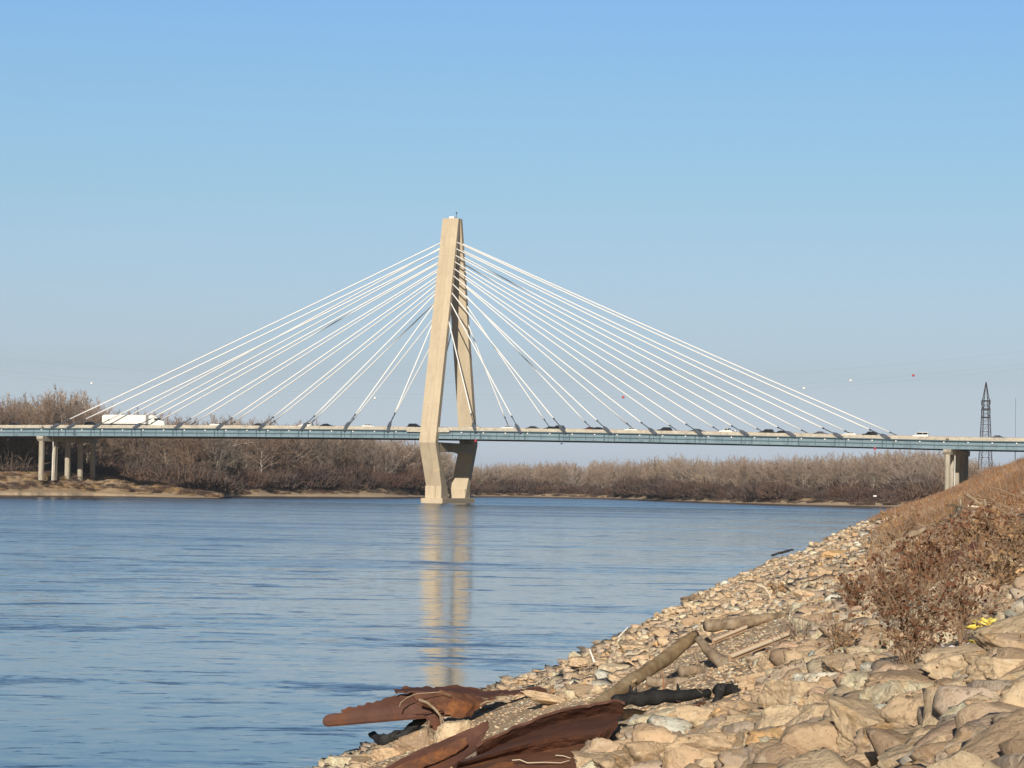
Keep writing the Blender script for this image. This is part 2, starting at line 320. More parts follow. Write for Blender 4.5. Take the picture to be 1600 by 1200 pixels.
# ------------------------------------------------------------------ river
def water():
    m = bpy.data.materials.new('river_water'); m.use_nodes = True; nt = m.node_tree; N = nt.nodes; L = nt.links
    b = N['Principled BSDF']; b.inputs['Base Color'].default_value = (.046, .055, .066, 1); b.inputs['IOR'].default_value = 1.33
    b.inputs['Roughness'].default_value = .03
    geo = N.new('ShaderNodeNewGeometry')
    def noise(sx, sy, det, ro, dist=0, off=0):
        mp = N.new('ShaderNodeMapping'); mp.inputs['Scale'].default_value = (sx, sy, 1); mp.inputs['Location'].default_value = (off, off * .7, 0)
        mp.inputs['Rotation'].default_value = (0, 0, R(4))
        L.new(geo.outputs['Position'], mp.inputs['Vector'])
        n = N.new('ShaderNodeTexNoise'); n.inputs['Scale'].default_value = 1; n.inputs['Detail'].default_value = det; n.inputs['Roughness'].default_value = ro; n.inputs['Distortion'].default_value = dist
        L.new(mp.outputs[0], n.inputs['Vector']); return n
    def mr(s, a, b_, c, d, smooth=True):
        r = N.new('ShaderNodeMapRange'); r.interpolation_type = 'SMOOTHSTEP' if smooth else 'LINEAR'
        for i, v in enumerate((a, b_, c, d)): r.inputs[i + 1].default_value = v
        L.new(s, r.inputs[0]); return r.outputs[0]
    def ma(op, a, b_):
        x = N.new('ShaderNodeMath'); x.operation = op
        for i, v in enumerate((a, b_)):
            if isinstance(v, (int, float)): x.inputs[i].default_value = v
            else: L.new(v, x.inputs[i])
        return x.outputs[0]
    # ruffled patches: large streaks of wind and current
    big = mr(noise(.010, .030, 5, .62, .3).outputs['Fac'], .50, .60, 0, 1)
    mid = mr(noise(.09, .17, 6, .68, .5, 40).outputs['Fac'], .545, .61, 0, 1)
    sml = mr(noise(.5, .95, 5, .7, .4, 90).outputs['Fac'], .56, .64, 0, 1)
    spx = N.new('ShaderNodeSeparateXYZ'); L.new(geo.outputs['Position'], spx.inputs[0])
    wind = ma('MULTIPLY', mr(spx.outputs[1], 480, 860, 0, .03), mr(noise(.006, .02, 4, .6, .3, 70).outputs['Fac'], .38, .5, .35, 1))
    off_ = ma('SUBTRACT', ma('MULTIPLY', spx.outputs[1], .147), ma('ADD', spx.outputs[0], 13.5))
    wind = ma('ADD', wind, mr(off_, 8, 70, 0, .026))
    amp = ma('ADD', ma('ADD', ma('ADD', .009, wind), ma('MULTIPLY', big, .022)), ma('ADD', ma('MULTIPLY', mid, .05), ma('MULTIPLY', sml, .055)))
    # ripple slopes from two vector noises
    def slopes(sx, sy, off):
        n = noise(sx, sy, 3, .6, 0, off); s = N.new('ShaderNodeVectorMath'); s.operation = 'SUBTRACT'; s.inputs[1].default_value = (.5, .5, .5); L.new(n.outputs['Color'], s.inputs[0]); return s.outputs[0]
    a1 = slopes(2.6, 4.4, 11); a2 = slopes(.5, .9, 23)
    ad = N.new('ShaderNodeVectorMath'); ad.operation = 'ADD'; L.new(a1, ad.inputs[0]); L.new(a2, ad.inputs[1])
    scl = N.new('ShaderNodeVectorMath'); scl.operation = 'SCALE'; L.new(ad.outputs[0], scl.inputs[0]); L.new(ma('MULTIPLY', amp, 5.0), scl.inputs['Scale'])
    mul = N.new('ShaderNodeVectorMath'); mul.operation = 'MULTIPLY'; mul.inputs[1].default_value = (.5, 1, 0); L.new(scl.outputs[0], mul.inputs[0])
    up = N.new('ShaderNodeVectorMath'); up.operation = 'ADD'; L.new(mul.outputs[0], up.inputs[0])
    cmb = N.new('ShaderNodeCombineXYZ'); cmb.inputs[2].default_value = 1
    # ruffled water shows more of the facets that face the viewer
    L.new(ma('MULTIPLY', ma('SUBTRACT', amp, .004), -.8), cmb.inputs[1])
    L.new(cmb.outputs[0], up.inputs[1])
    nz = N.new('ShaderNodeVectorMath'); nz.operation = 'NORMALIZE'; L.new(up.outputs[0], nz.inputs[0])
    L.new(nz.outputs[0], b.inputs['Normal'])
    L.new(mr(amp, .01, .08, .085, .2), b.inputs['Roughness'])
    return m
M['water'] = water()
w = MB(); w.poly([(-6000, -400, 0), (6000, -400, 0), (6000, 12000, 0), (-6000, 12000, 0)])
tag(w.build('river', M['water']), kind='structure')

# ------------------------------------------------------------------ far ground (one sheet to the horizon)
def far_ground():
    U = np.concatenate([np.linspace(-6000, -1100, 25)[:-1], np.linspace(-1100, 1100, 700), np.linspace(1100, 6000, 25)[1:]])
    Yv = np.concatenate([np.linspace(880, 1560, 420), np.geomspace(1565, 30000, 60)])
    UG, YG = np.meshgrid(U, Yv); Z, E = far_z(UG, YG)
    V = np.stack([UG / F * YG, YG, Z], -1).reshape(-1, 3)
    n, k = len(Yv), len(U); i = np.arange((n - 1) * (k - 1)); r = i // (k - 1); c = i % (k - 1); a = r * k + c
    me = mesh_np('ground', V, np.stack([a, a + 1, a + k + 1, a + k], 1), True)
    m, N, L, b, geo, out = ground_mat('far_bank_soil', [(.48, .35, .22), (.36, .24, .14), (.56, .43, .28)], [.06, .25], bump=.5, bscale=.6)
    sep = N.new('ShaderNodeSeparateXYZ'); L.new(geo.outputs['Position'], sep.inputs[0])
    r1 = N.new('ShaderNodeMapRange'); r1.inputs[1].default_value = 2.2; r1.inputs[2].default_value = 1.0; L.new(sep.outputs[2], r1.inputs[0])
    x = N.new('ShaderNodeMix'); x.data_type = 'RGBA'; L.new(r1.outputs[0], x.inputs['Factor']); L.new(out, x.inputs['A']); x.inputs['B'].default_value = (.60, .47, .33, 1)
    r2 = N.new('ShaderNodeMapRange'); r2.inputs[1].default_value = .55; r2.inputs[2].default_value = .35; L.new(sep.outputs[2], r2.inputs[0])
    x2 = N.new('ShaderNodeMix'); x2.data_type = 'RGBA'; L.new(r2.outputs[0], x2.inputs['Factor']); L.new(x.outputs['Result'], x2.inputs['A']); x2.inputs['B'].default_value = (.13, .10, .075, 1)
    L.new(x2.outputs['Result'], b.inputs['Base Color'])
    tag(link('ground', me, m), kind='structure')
far_ground()

# ------------------------------------------------------------------ near bank
def near_bank():
    Yv = np.concatenate([np.linspace(-60, 8, 20), np.geomspace(8.3, 1075, 900)])
    dv = np.concatenate([np.linspace(-8, 18, 210), np.geomspace(18.15, 900, 60)])
    D, Y = np.meshgrid(dv, Yv); X = SHX0 + SHK * Y + D; Z = bank_z(X, Y)
    V = np.stack([X, Y, Z], -1).reshape(-1, 3)
    n, k = len(Yv), len(dv); i = np.arange((n - 1) * (k - 1)); r = i // (k - 1); c = i % (k - 1); a = r * k + c
    me = mesh_np('river_bank', V, np.stack([a, a + 1, a + k + 1, a + k], 1), True)
    m = simple_ground('bank_soil', [(.60, .46, .31), (.70, .56, .40), (.46, .33, .21)], [.9, .35], bump=.06, bscale=7)
    tag(link('river_bank', me, m), kind='structure')
near_bank()

# ------------------------------------------------------------------ bridge
A = R(16.4); CB, SB = math.cos(A), math.sin(A)
P0 = Vector((-126.8 / F * 955, 955, 0)); W = 41.0
def u_to_t(px, py=670):      # along-bridge coordinate seen at pixel px on the near cable plane
    up = (px - 800) + .0148 * (py - 600); du = up + 126.8
    return du * 955 / ((F * CB - 126.8 * SB) + du * SB)
def ztop(t): return 24.65 - 4.2e-5 * (t + 28) ** 2 if t < 168 else 24.65 - 4.2e-5 * (196) ** 2 - .006 * (t - 168)
bridge = empty('cable_stayed_bridge', P0, -A)
tag(bridge, 'long cable-stayed road bridge with one tan concrete pylon standing in the river', 'bridge')
def sweep(secs, ts, zf):
    mb = MB()
    for sec in secs: mb.loft([[(t, s, zf(t) + z) for s, z in sec] for t in ts])
    return mb
TS = [-330 + 7.43 * i for i in range(95)]
def rect(s0, s1, z0, z1): return [(s0, z0), (s1, z0), (s1, z1), (s0, z1)]
# slab with slight crossfall, barriers with sloped profile
road = sweep([[(.3, -1.0), (.3, -.68), (W / 2, -.32), (W - .3, -.68), (W - .3, -1.0), (W / 2, -1.05)]], TS, ztop).build('road_deck', M['asphalt'], bridge)
ln = MB()
for s in (1.6, 19.0, 22.0, W - 1.6):
    zz = -.32 - .36 * abs(s - W / 2) / (W / 2) + .012
    ln.loft([[(t, s - .08, ztop(t) + zz), (t, s + .08, ztop(t) + zz), (t, s + .08, ztop(t) + zz + .004), (t, s - .08, ztop(t) + zz + .004)] for t in TS])
ln.build('lane_marking', M['paint'], road)
TA_R = [15.2 + 14.87 * k for k in range(10)]
TA_L = [-(14.3 + 14.87 * k) for k in range(8)] + [-127.7, -133.6]
def parapet(s0, s1, out):
    mb = MB(); cuts = sorted([TS[0]] + [t for t in TA_R + TA_L[:9]] + [-137.5, 167.6, 0, TS[-1]]); g = .45
    for a, b in zip(cuts[:-1], cuts[1:]):
        a2 = a + (g if abs(a) > 1 else 0); b2 = b - g
        nn = max(2, int((b - a) / 7) + 1)
        tt = [a2 + (b2 - a2) * i / nn for i in range(nn + 1)]
        m_ = s0 + (s1 - s0) * .5
        mb.loft([[(t, s0, ztop(t) - 1.0), (t, s1, ztop(t) - 1.0), (t, s1 - .0, ztop(t) - .55), (t, m_ + .12, ztop(t)), (t, m_ - .12, ztop(t)), (t, s0, ztop(t) - .3)] if out > 0 else
                 [(t, s1, ztop(t) - 1.0), (t, s0, ztop(t) - 1.0), (t, s0, ztop(t) - .55), (t, m_ - .12, ztop(t)), (t, m_ + .12, ztop(t)), (t, s1, ztop(t) - .3)] for t in tt])
    # wider concrete shelf where the parapet passes the pylon
    mb.box(-8, 6.5, s0 - .35, s0 - .01, ztop(0) - 1.6, ztop(0) - .35) if out > 0 else mb.box(-8, 6.5, s1 + .01, s1 + .35, ztop(0) - 1.6, ztop(0) - .35)
    return mb
parapet(.2, .75, 1).build('parapet', M['parapet'], bridge)
parapet(W - .75, W - .2, -1).build('parapet', M['parapet'], bridge)
sl = sweep([[(.12, -1.3), (.12, -1.003), (.6, -1.003), (.6, -1.3)], [(W - .6, -1.3), (W - .6, -1.003), (W - .12, -1.003), (W - .12, -1.3)]], TS, ztop)
sl.build('slab_edge', M['dark_steel_shade'], bridge)  # edge coloured dark to paint in the shadow line below the parapet
sweep([[(W / 2 - .3, -.318), (W / 2 + .3, -.318), (W / 2 + .1, .5), (W / 2 - .1, .5)]], TS, ztop).build('median_barrier', mat('median_concrete', (.40, .33, .26), .9), bridge)
# girders: web, flanges, stiffeners
def girder(s, sg):
    mb = sweep([rect(s - .02, s + .02, -3.6, -1.3), rect(s - .3, s + .3, -3.72, -3.6), rect(s - .25, s + .25, -1.36, -1.3), ], TS, ztop)
    return mb
for s_g, sg in ((.95, -1), (W - .95, 1)):
    g = girder(s_g, -sg); nf = len(g.f); ya, yb = sorted((s_g + sg * .03, s_g + sg * .3)); yc, yd = sorted((s_g + sg * .03, s_g + sg * .2))
    for t in TA_R + TA_L:
        for dt in (-1.7, 1.7): g.box(t + dt - .14, t + dt + .14, ya, yb, ztop(t) - 3.59, ztop(t) - 1.37)
    for i in range(-40, 50):
        t = i * 7.43; g.box(t - .06, t + .06, yc, yd, ztop(t) - 3.59, ztop(t) - 1.37)
    g.loft([[(t, ya, ztop(t) - 2.62), (t, yb, ztop(t) - 2.62), (t, yb, ztop(t) - 2.42), (t, ya, ztop(t) - 2.42)] for t in TS])
    go = g.build('edge_girder', M['girder'], bridge); go.data.materials.append(M['dark_steel_shade'])
    mi = np.zeros(len(go.data.polygons), dtype=np.int32); mi[nf:] = 1; go.data.polygons.foreach_set('material_index', mi)
fb = MB()
for i in range(-40, 50):
    t = i * 7.43 + .4; z = ztop(t); fb.box(t - .15, t + .15, 1.0, W - 1.0, z - 3.3, z - 1.06)
for s in (11, W / 2, 30): fb.loft([[(t, s - .2, ztop(t) - 2.6), (t, s + .2, ztop(t) - 2.6), (t, s + .2, ztop(t) - 1.07), (t, s - .2, ztop(t) - 1.07)] for t in TS])
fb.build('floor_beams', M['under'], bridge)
# underside panel of the deck (closed soffit between the girders)
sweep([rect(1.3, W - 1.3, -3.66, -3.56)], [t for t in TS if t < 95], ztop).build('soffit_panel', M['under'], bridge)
# girder lights
for i in range(-21, 27):
    t = i * 7.43 + 3.0
    mb = MB(); z = ztop(t) - 1.62
    mb.box(t - .2, t + .2, .52, .80, z - .2, z + .2)
    mb.box(t - .04, t + .04, .80, .925, z - .05, z + .05)
    mb.build('girder_light', M['lens'], bridge, bevel=.05)
for t in (15.2, 145.0):
    mb = MB(); z = ztop(t) - 3.95; mb.tube([(t, .9, z - .6), (t, .9, z + .2)], .32, 10); mb.build('navigation_light', M['redlamp'], bridge)
mb = MB(); t = 44; mb.tube([(t, 1, ztop(t) - 4.6), (t, 1, ztop(t) - 3.73)], .12, 8); mb.box(t - .3, t + .3, .7, 1.3, ztop(t) - 4.9, ztop(t) - 4.6); mb.build('drain_outlet', M['anchor'], bridge)

# pylon
pyl = empty('pylon'); pyl.parent = bridge
KZ, TZ, BZ = 19.6, 94.2, 5.4
def outer(z):
    if z >= KZ: return -3 + (z - KZ) / (TZ - KZ) * 21.2
    return -3 + (KZ - z) / (KZ - 1.6) * 10.2
def thick(z): return 3.2 - (z - KZ) / (TZ - KZ) * .95 if z >= KZ else 3.2 + (KZ - z) * .03
def leg_ring(z, far):
    o = outer(z); th = thick(z); hb = 2.75
    pr = [(-hb, o + .12), (.55, o - .30), (.62, o - .20), (.69, o - .30), (hb, o + .22), (hb, o + th), (-hb, o + th)]
    if far: pr = [(b, W - s) for b, s in pr][::-1]
    return [(b, s, z) for b, s in pr]
for far in (0, 1):
    zs = [1.6, 6, 12, KZ] + [KZ + (TZ - KZ) * i / 12 for i in range(1, 13)]
    mb = MB(); mb.loft([leg_ring(z, far) for z in zs]); lo = mb.build('pylon_leg', M['concrete'], pyl)
    # construction joints on the concrete
    jm = MB()
    for z in [KZ + 6.2 * i for i in range(1, 12)]:
        o = outer(z) ; s0 = o - .155 if not far else W - o + .155
        zz = z
        pts = [(-2.76, o + .10, zz), (.5, o - .315, zz), (.5, o - .30, zz + .05), (-2.76, o + .115, zz + .05)]
        if far: continue
        jm.poly(pts); jm.poly([(.74, o - .315, zz), (2.76, o + .2, zz), (2.76, o + .215, zz + .05), (.74, o - .30, zz + .05)])
    if jm.v: jm.build('construction_joint', mat('joint_concrete', (.44, .37, .27), .9), lo, fix=False)
# pedestals at the leg feet (vertical faces), footing, crossbeam
def ys(s0, s1, far): return (s0, s1) if not far else (W - s1, W - s0)
for far in (0, 1):
    mb = MB(); o = outer(5.6)
    y0, y1 = ys(5.0, 10.5, far); 
    if not far:
        mb.box(-2.85, .45, 4.6, 10.4, 1.6, 5.6); mb.box(.95, 2.95, 3.55, 10.4, 1.6, 5.6)
        mb.hexa([(.7, 3.5, 5.61), (2.98, 3.5, 5.61), (2.98, 9.4, 5.61), (.7, 9.4, 5.61), (.6, 1.2, 10.6), (2.98, 1.2, 10.6), (2.98, 5, 10.6), (.6, 5, 10.6)])
    else:
        mb.box(-2.2, 2.6, W - 10.4, W - 4.4, 1.6, 4.6)
    mb.build('leg_pedestal', M['concrete'], pyl)
mb = MB(); mb.box(-3.7, 3.7, 2.6, W - 2.6, -4, 1.6); mb.build('footing', M['concrete'], pyl, bevel=.12)
mb = MB()
zb = 16.9; zt_ = 19.8
mb.hexa([(-2.2, outer(18) + 1.5, zb - 1.2), (2.2, outer(18) + 1.5, zb - 1.2), (2.2, 8, zb), (-2.2, 8, zb), (-2.2, outer(18) + 1.0, zt_), (2.2, outer(18) + 1.0, zt_), (2.2, 8, zt_), (-2.2, 8, zt_)])
mb.box(-2.2, 2.2, 8, W - 8, zb, zt_)
mb.hexa([(-2.2, W - 8, zb), (2.2, W - 8, zb), (2.2, W - outer(18) - 1.5, zb - 1.2), (-2.2, W - outer(18) - 1.5, zb - 1.2), (-2.2, W - 8, zt_), (2.2, W - 8, zt_), (2.2, W - outer(18) - 1.0, zt_), (-2.2, W - outer(18) - 1.0, zt_)])
mb.build('crossbeam', M['concrete'], pyl)
# pylon head: solid joint at the very top, cap, hatch box, beacon
mb = MB(); mb.box(-2.3, 2.3, W / 2 - .9, W / 2 + .9, 80, TZ - .4); mb.build('pylon_head', M['concrete'], pyl)
mb = MB(); mb.box(-.9, .8, W / 2 - 1.0, W / 2 + 1.0, TZ, TZ + .75); mb.build('roof_hatch', M['white'], pyl, bevel=.05)
mb = MB(); mb.tube([(1.2, W / 2 + .5, TZ), (1.2, W / 2 + .5, TZ + 1.9)], .08, 8); mb.sphere((1.2, W / 2 + .5, TZ + 2.0), .32); mb.build('beacon', M['anchor'], pyl)

# stay cables
ZA = [60.0, 66, 69.3, 72.2, 74.9, 77.3, 79.6, 81.8, 84.0, 86.2]
def stay(t, k, far):
    z1 = ZA[k]; s1 = outer(z1) + thick(z1) * .5; s0 = 0.0
    top = Vector((math.copysign(2.5, t), s1, z1)); bot = Vector((t, s0, ztop(t) - .6))
    if far: top.y = W - top.y; bot.y = W - bot.y
    d = top - bot; Ln = d.length; dn = d / Ln
    steel = 5.6 if k < 8 else 6.2
    sag = Ln * .0022
    def P(q):
        p = bot + d * q; p.z -= 4 * sag * q * (1 - q); return p
    q0 = steel / Ln; c = MB(); n = 14
    c.tube([P(q0 + (1 - q0) * i / n) for i in range(n + 1)], .205, 8); co = c.build('stay_cable', M['cable'], bridge, smooth=True)
    a = MB()
    a.tube([P(0) - dn * .8, P(q0)], .16, 8); a.tube([P(q0 * .92), P(q0 * 1.03)], .27, 8)
    e = Vector((dn.x, 0, dn.z)).normalized(); nrm = Vector((-e.z, 0, e.x)); y = Vector((0, 1, 0))
    def bx(l0, l1, h0, h1, w):
        a.hexa([bot + e * l0 + nrm * h0 - y * w, bot + e * l1 + nrm * h0 - y * w, bot + e * l1 + nrm * h0 + y * w, bot + e * l0 + nrm * h0 + y * w,
                bot + e * l0 + nrm * h1 - y * w, bot + e * l1 + nrm * h1 - y * w, bot + e * l1 + nrm * h1 + y * w, bot + e * l0 + nrm * h1 + y * w])
    bx(-1.0, 2.3, -.40, .40, .17); bx(.2, 1.7, -.58, .58, .10)
    a.build('anchor_bracket', M['anchor'], co, bevel=.04)
for far in (0, 1):
    for k in range(10): stay(TA_R[k], k, far)
    for k in range(10): stay(TA_L[k], k, far)

# piers
def pier(t, zg, name):
    zc = ztop(t) - 3.72
    p = empty('bridge_pier'); p.parent = bridge
    sl_ = [-.2 + 10.35 * i for i in range(5)]
    for s in sl_:
        mb = MB(); mb.loft([[(t + .78 * x, s + .95 * y, z) for x, y in ((-1, -.6), (-.6, -1), (.6, -1), (1, -.6), (1, .6), (.6, 1), (-.6, 1), (-1, .6))] for z in (zg, zc - 1.7)])
        mb.build('column', M['concrete_pier'], p)
    mb = MB()
    mb.loft([[(t - 1.2, -1.9, zc - .9), (t + 1.2, -1.9, zc - .9), (t + 1.2, -1.9, zc - .05), (t - 1.2, -1.9, zc - .05)],
             [(t - 1.2, -.9, zc - 1.75), (t + 1.2, -.9, zc - 1.75), (t + 1.2, -.9, zc - .05), (t - 1.2, -.9, zc - .05)],
             [(t - 1.2, W + .9, zc - 1.75), (t + 1.2, W + .9, zc - 1.75), (t + 1.2, W + .9, zc - .05), (t - 1.2, W + .9, zc - .05)],
             [(t - 1.2, W + 1.9, zc - .9), (t + 1.2, W + 1.9, zc - .9), (t + 1.2, W + 1.9, zc - .05), (t - 1.2, W + 1.9, zc - .05)]])
    mb.build('pier_cap', M['concrete_pier'], p, bevel=.05)
    mb = MB(); mb.tube([(t + .9, 5.4, zc + .6), (t + 1.4, 5.6, zc - 1), (t + 1.4, 5.9, zc - 4), (t + 1.3, 5.6, zg + 2), (t + 1.3, 5.6, zg)], .13, 8)
    mb.build('drain_pipe', M['white'], p)
pier(-137.6, 5.5, 'left'); pier(167.8, 3.5, 'right')

# ------------------------------------------------------------------ vehicles
def bpt(t, s, z=0): return bridge_mat @ Vector((t, s, z))
bridge_mat = Matrix.Translation(P0) @ Matrix.Rotation(-A, 4, 'Z')
PAINT = {}
def paint(name, c, metal=.2, rough=.3):
    if name not in PAINT: PAINT[name] = mat('car_paint_' + name, c, rough, metal, spec=.5)
    return PAINT[name]
def wheel(parent, x, y, r):
    mb = MB(); mb.tube([(x, y - .11, r), (x, y + .11, r)], r, 16); w_ = mb.build('wheel', M['tyre'], parent)
    mb = MB(); mb.tube([(x, y - .125, r), (x, y + .125, r)], r * .6, 12); mb.build('rim', M['chrome'], w_)
def car(kind, px, lane, facing, colr, label, cat):
    t = u_to_t(px, 668); s = lane
    z = ztop(t) - .68 + .36 * min(s, W - s) / (W / 2) + .005
    names = {'sedan': 'sedan', 'suv': 'suv', 'pickup': 'pickup_truck', 'van': 'van'}
    root = empty(names[kind], bpt(t, s, z), -A + (0 if facing > 0 else math.pi))
    tag(root, label, cat, 'cars and trucks crossing the bridge')
    P = paint(*colr)
    prof = {
        'sedan': ([(-2.3, .35), (-2.3, .85), (-2.15, .98), (-1.5, 1.02), (1.0, .98), (2.0, .82), (2.3, .65), (2.3, .35)], [(-1.75, 1.0), (-1.05, 1.42), (.15, 1.46), (1.15, .98)]),
        'suv': ([(-2.35, .4), (-2.38, 1.05), (-2.2, 1.15), (1.0, 1.12), (2.15, 1.0), (2.35, .8), (2.35, .4)], [(-2.2, 1.13), (-1.95, 1.76), (.3, 1.80), (1.25, 1.11)]),
        'pickup': ([(-2.8, .5), (-2.8, 1.15), (-.9, 1.17), (1.3, 1.15), (2.6, 1.05), (2.75, .8), (2.75, .5)], [(-.95, 1.15), (-.75, 1.82), (.5, 1.86), (1.35, 1.13)]),
        'van': ([(-2.5, .4), (-2.5, 1.1), (1.4, 1.1), (2.3, .95), (2.5, .7), (2.5, .4)], [(-2.48, 1.09), (-2.4, 1.95), (.8, 1.98), (1.75, 1.08)])}[kind]
    body, cab = prof; mb = MB(); hw = .92
    mb.loft([[(x, y, zz) for x, zz in body] for y in (-hw, -hw * .98, hw * .98, hw)])
    if kind == 'pickup':
        mb = MB(); mb.loft([[(x, y, zz) for x, zz in [(-.9, .5), (-.9, 1.17), (1.3, 1.15), (2.6, 1.05), (2.75, .8), (2.75, .5)]] for y in (-hw, hw)])
        mb.box(-2.8, -.9, -hw, -hw + .08, .5, 1.17); mb.box(-2.8, -.9, hw - .08, hw, .5, 1.17); mb.box(-2.8, -2.72, -hw + .08, hw - .08, .5, 1.17); mb.box(-2.72, -.9, -hw + .08, hw - .08, .5, .62)
    mb.build('body', P, root, bevel=.06)
    def yy(zz): return .86 - (zz - 1.0) * .2
    mb = MB(); mb.loft([[(x, sgn * yy(zz), zz) for x, zz in cab] for sgn in (-1, 1)])
    cb = mb.build('cabin', P, root, bevel=.05)
    z0, z1 = cab[0][1] + .06, cab[1][1] - .07
    def ln2(a, b, f): return (a[0] + (b[0] - a[0]) * f, a[1] + (b[1] - a[1]) * f)
    for sgn in (-1, 1):
        q = [ln2(cab[0], cab[1], .12), ln2(cab[0], cab[1], .85), ln2(cab[3], cab[2], .85), ln2(cab[3], cab[2], .12)]
        mx = (q[0][0] + .22, (q[3][0] - .2)); mid = (q[1][0] + q[2][0]) / 2
        wm = MB()
        wm.poly([(mx[0], sgn * (yy(q[0][1]) + .012), q[0][1]), (q[1][0] + .12, sgn * (yy(q[1][1]) + .012), q[1][1]), (mid - .04, sgn * (yy(q[1][1]) + .012), q[1][1]), (mid - .04, sgn * (yy(q[0][1]) + .012), q[0][1])])
        wm.poly([(mid + .04, sgn * (yy(q[0][1]) + .012), q[0][1]), (mid + .04, sgn * (yy(q[1][1]) + .012), q[1][1]), (q[2][0] - .1, sgn * (yy(q[2][1]) + .012), q[2][1]), (mx[1], sgn * (yy(q[3][1]) + .012), q[3][1])])
        wm.build('side_window', M['glass'], cb, solid=.012)
    for nm, (a, b), dx in (('windshield', (cab[3], cab[2]), .014), ('rear_window', (cab[0], cab[1]), -.014)):
        wm = MB(); p1, p2 = ln2(a, b, .1), ln2(a, b, .88)
        wm.poly([(p1[0] + dx, -yy(p1[1]) + .1, p1[1] + .012), (p1[0] + dx, yy(p1[1]) - .1, p1[1] + .012), (p2[0] + dx, yy(p2[1]) - .1, p2[1] + .012), (p2[0] + dx, -yy(p2[1]) + .1, p2[1] + .012)])
        wm.build(nm, M['glass'], cb, solid=.012)
    L_ = body[-1][0]
    for x in (-L_ * .62, L_ * .62):
        for y in (-hw + .08, hw - .08): wheel(root, x, y, .34)
    for y in (-.68, .68):
        hm = MB(); hm.box(L_ - .06, L_ + .02, y - .16, y + .16, body[-2][1] - .12, body[-2][1] + .02); hm.build('headlight', M['lens'], root)
        hm = MB(); hm.box(-L_ - .02, -L_ + .06, y - .14, y + .14, .78, .92); hm.build('tail_light', M['redlamp'], root)
BK = ('black', (.012, .012, .015)); CH = ('charcoal', (.05, .05, .055)); WH = ('white', (.82, .82, .80), 0, .3); BR = ('maroon', (.12, .05, .04)); GY = ('grey', (.16, .16, .18)); BE = ('beige', (.62, .55, .44), 0, .4)
cars = [
 ('sedan', 14, 5, 1, BK, 'black sedan at the far left end of the bridge, left of the first pier', 'car'),
 ('suv', 133, 5, 1, BK, 'black suv following close behind the white semi trailer', 'car'),
 ('suv', 330, 5, -1, WH, 'white suv on the deck, first vehicle right of the semi truck', 'car'),
 ('sedan', 397, 5, 1, CH, 'dark charcoal sedan, second vehicle right of the semi truck', 'car'),
 ('suv', 470, 5, -1, WH, 'white suv just left of a black low car, midway along the left span', 'car'),
 ('sedan', 503, 5, 1, BK, 'long black sedan directly right of a white suv on the left span', 'car'),
 ('sedan', 569, 5, 1, WH, 'white sedan on the left span between the last two cable anchors before the pylon', 'car'),
 ('suv', 641, 5, 1, BK, 'black suv just left of the near pylon leg', 'car'),
 ('sedan', 727, 9, -1, BE, 'beige car seen against the foot of the far pylon leg', 'car'),
 ('sedan', 786, 5, -1, WH, 'white sedan, first car right of the pylon', 'car'),
 ('sedan', 819, 9, -1, CH, 'dark charcoal sedan just past the first white sedan right of the pylon', 'car'),
 ('sedan', 848, 9, -1, BK, 'black sedan, left one of two black cars close together right of the pylon', 'car'),
 ('suv', 865, 5, -1, BK, 'black suv, right one of two black cars close together right of the pylon', 'car'),
 ('sedan', 910, 9, -1, BR, 'maroon sedan close behind a black sedan on the right span', 'car'),
 ('sedan', 927, 5, -1, BK, 'black sedan directly right of the maroon sedan', 'car'),
 ('sedan', 980, 5, -1, WH, 'white sedan between two cable anchors on the right span, right of the maroon car', 'car'),
 ('suv', 1033, 5, -1, BK, 'black suv, next dark car right of the second white sedan on the right span', 'car'),
 ('sedan', 1082, 5, -1, CH, 'charcoal sedan just left of the white pickup truck', 'car'),
 ('pickup', 1132, 5, -1, WH, 'white pickup truck in the middle of the right span', 'pickup truck'),
 ('suv', 1193, 5, -1, BK, 'black suv, left one of the dark pair right of the white pickup', 'car'),
 ('sedan', 1215, 5, -1, BK, 'black sedan, right one of the dark pair right of the white pickup', 'car'),
 ('sedan', 1272, 9, -1, GY, 'grey sedan half hidden behind the parapet on the right span', 'car'),
 ('sedan', 1323, 5, -1, WH, 'white sedan just left of the last black car on the right span', 'car'),
 ('suv', 1355, 5, -1, BK, 'black suv, the last dark car before the end of the cables at right', 'car'),
 ('van', 1435, 5, -1, WH, 'white van beside the outermost cable anchor at the right end', 'van'),
 ('sedan', 1558, 5, 1, GY, 'grey sedan right of the lattice tower on the approach', 'car'),
]
for c in cars: car(*c)
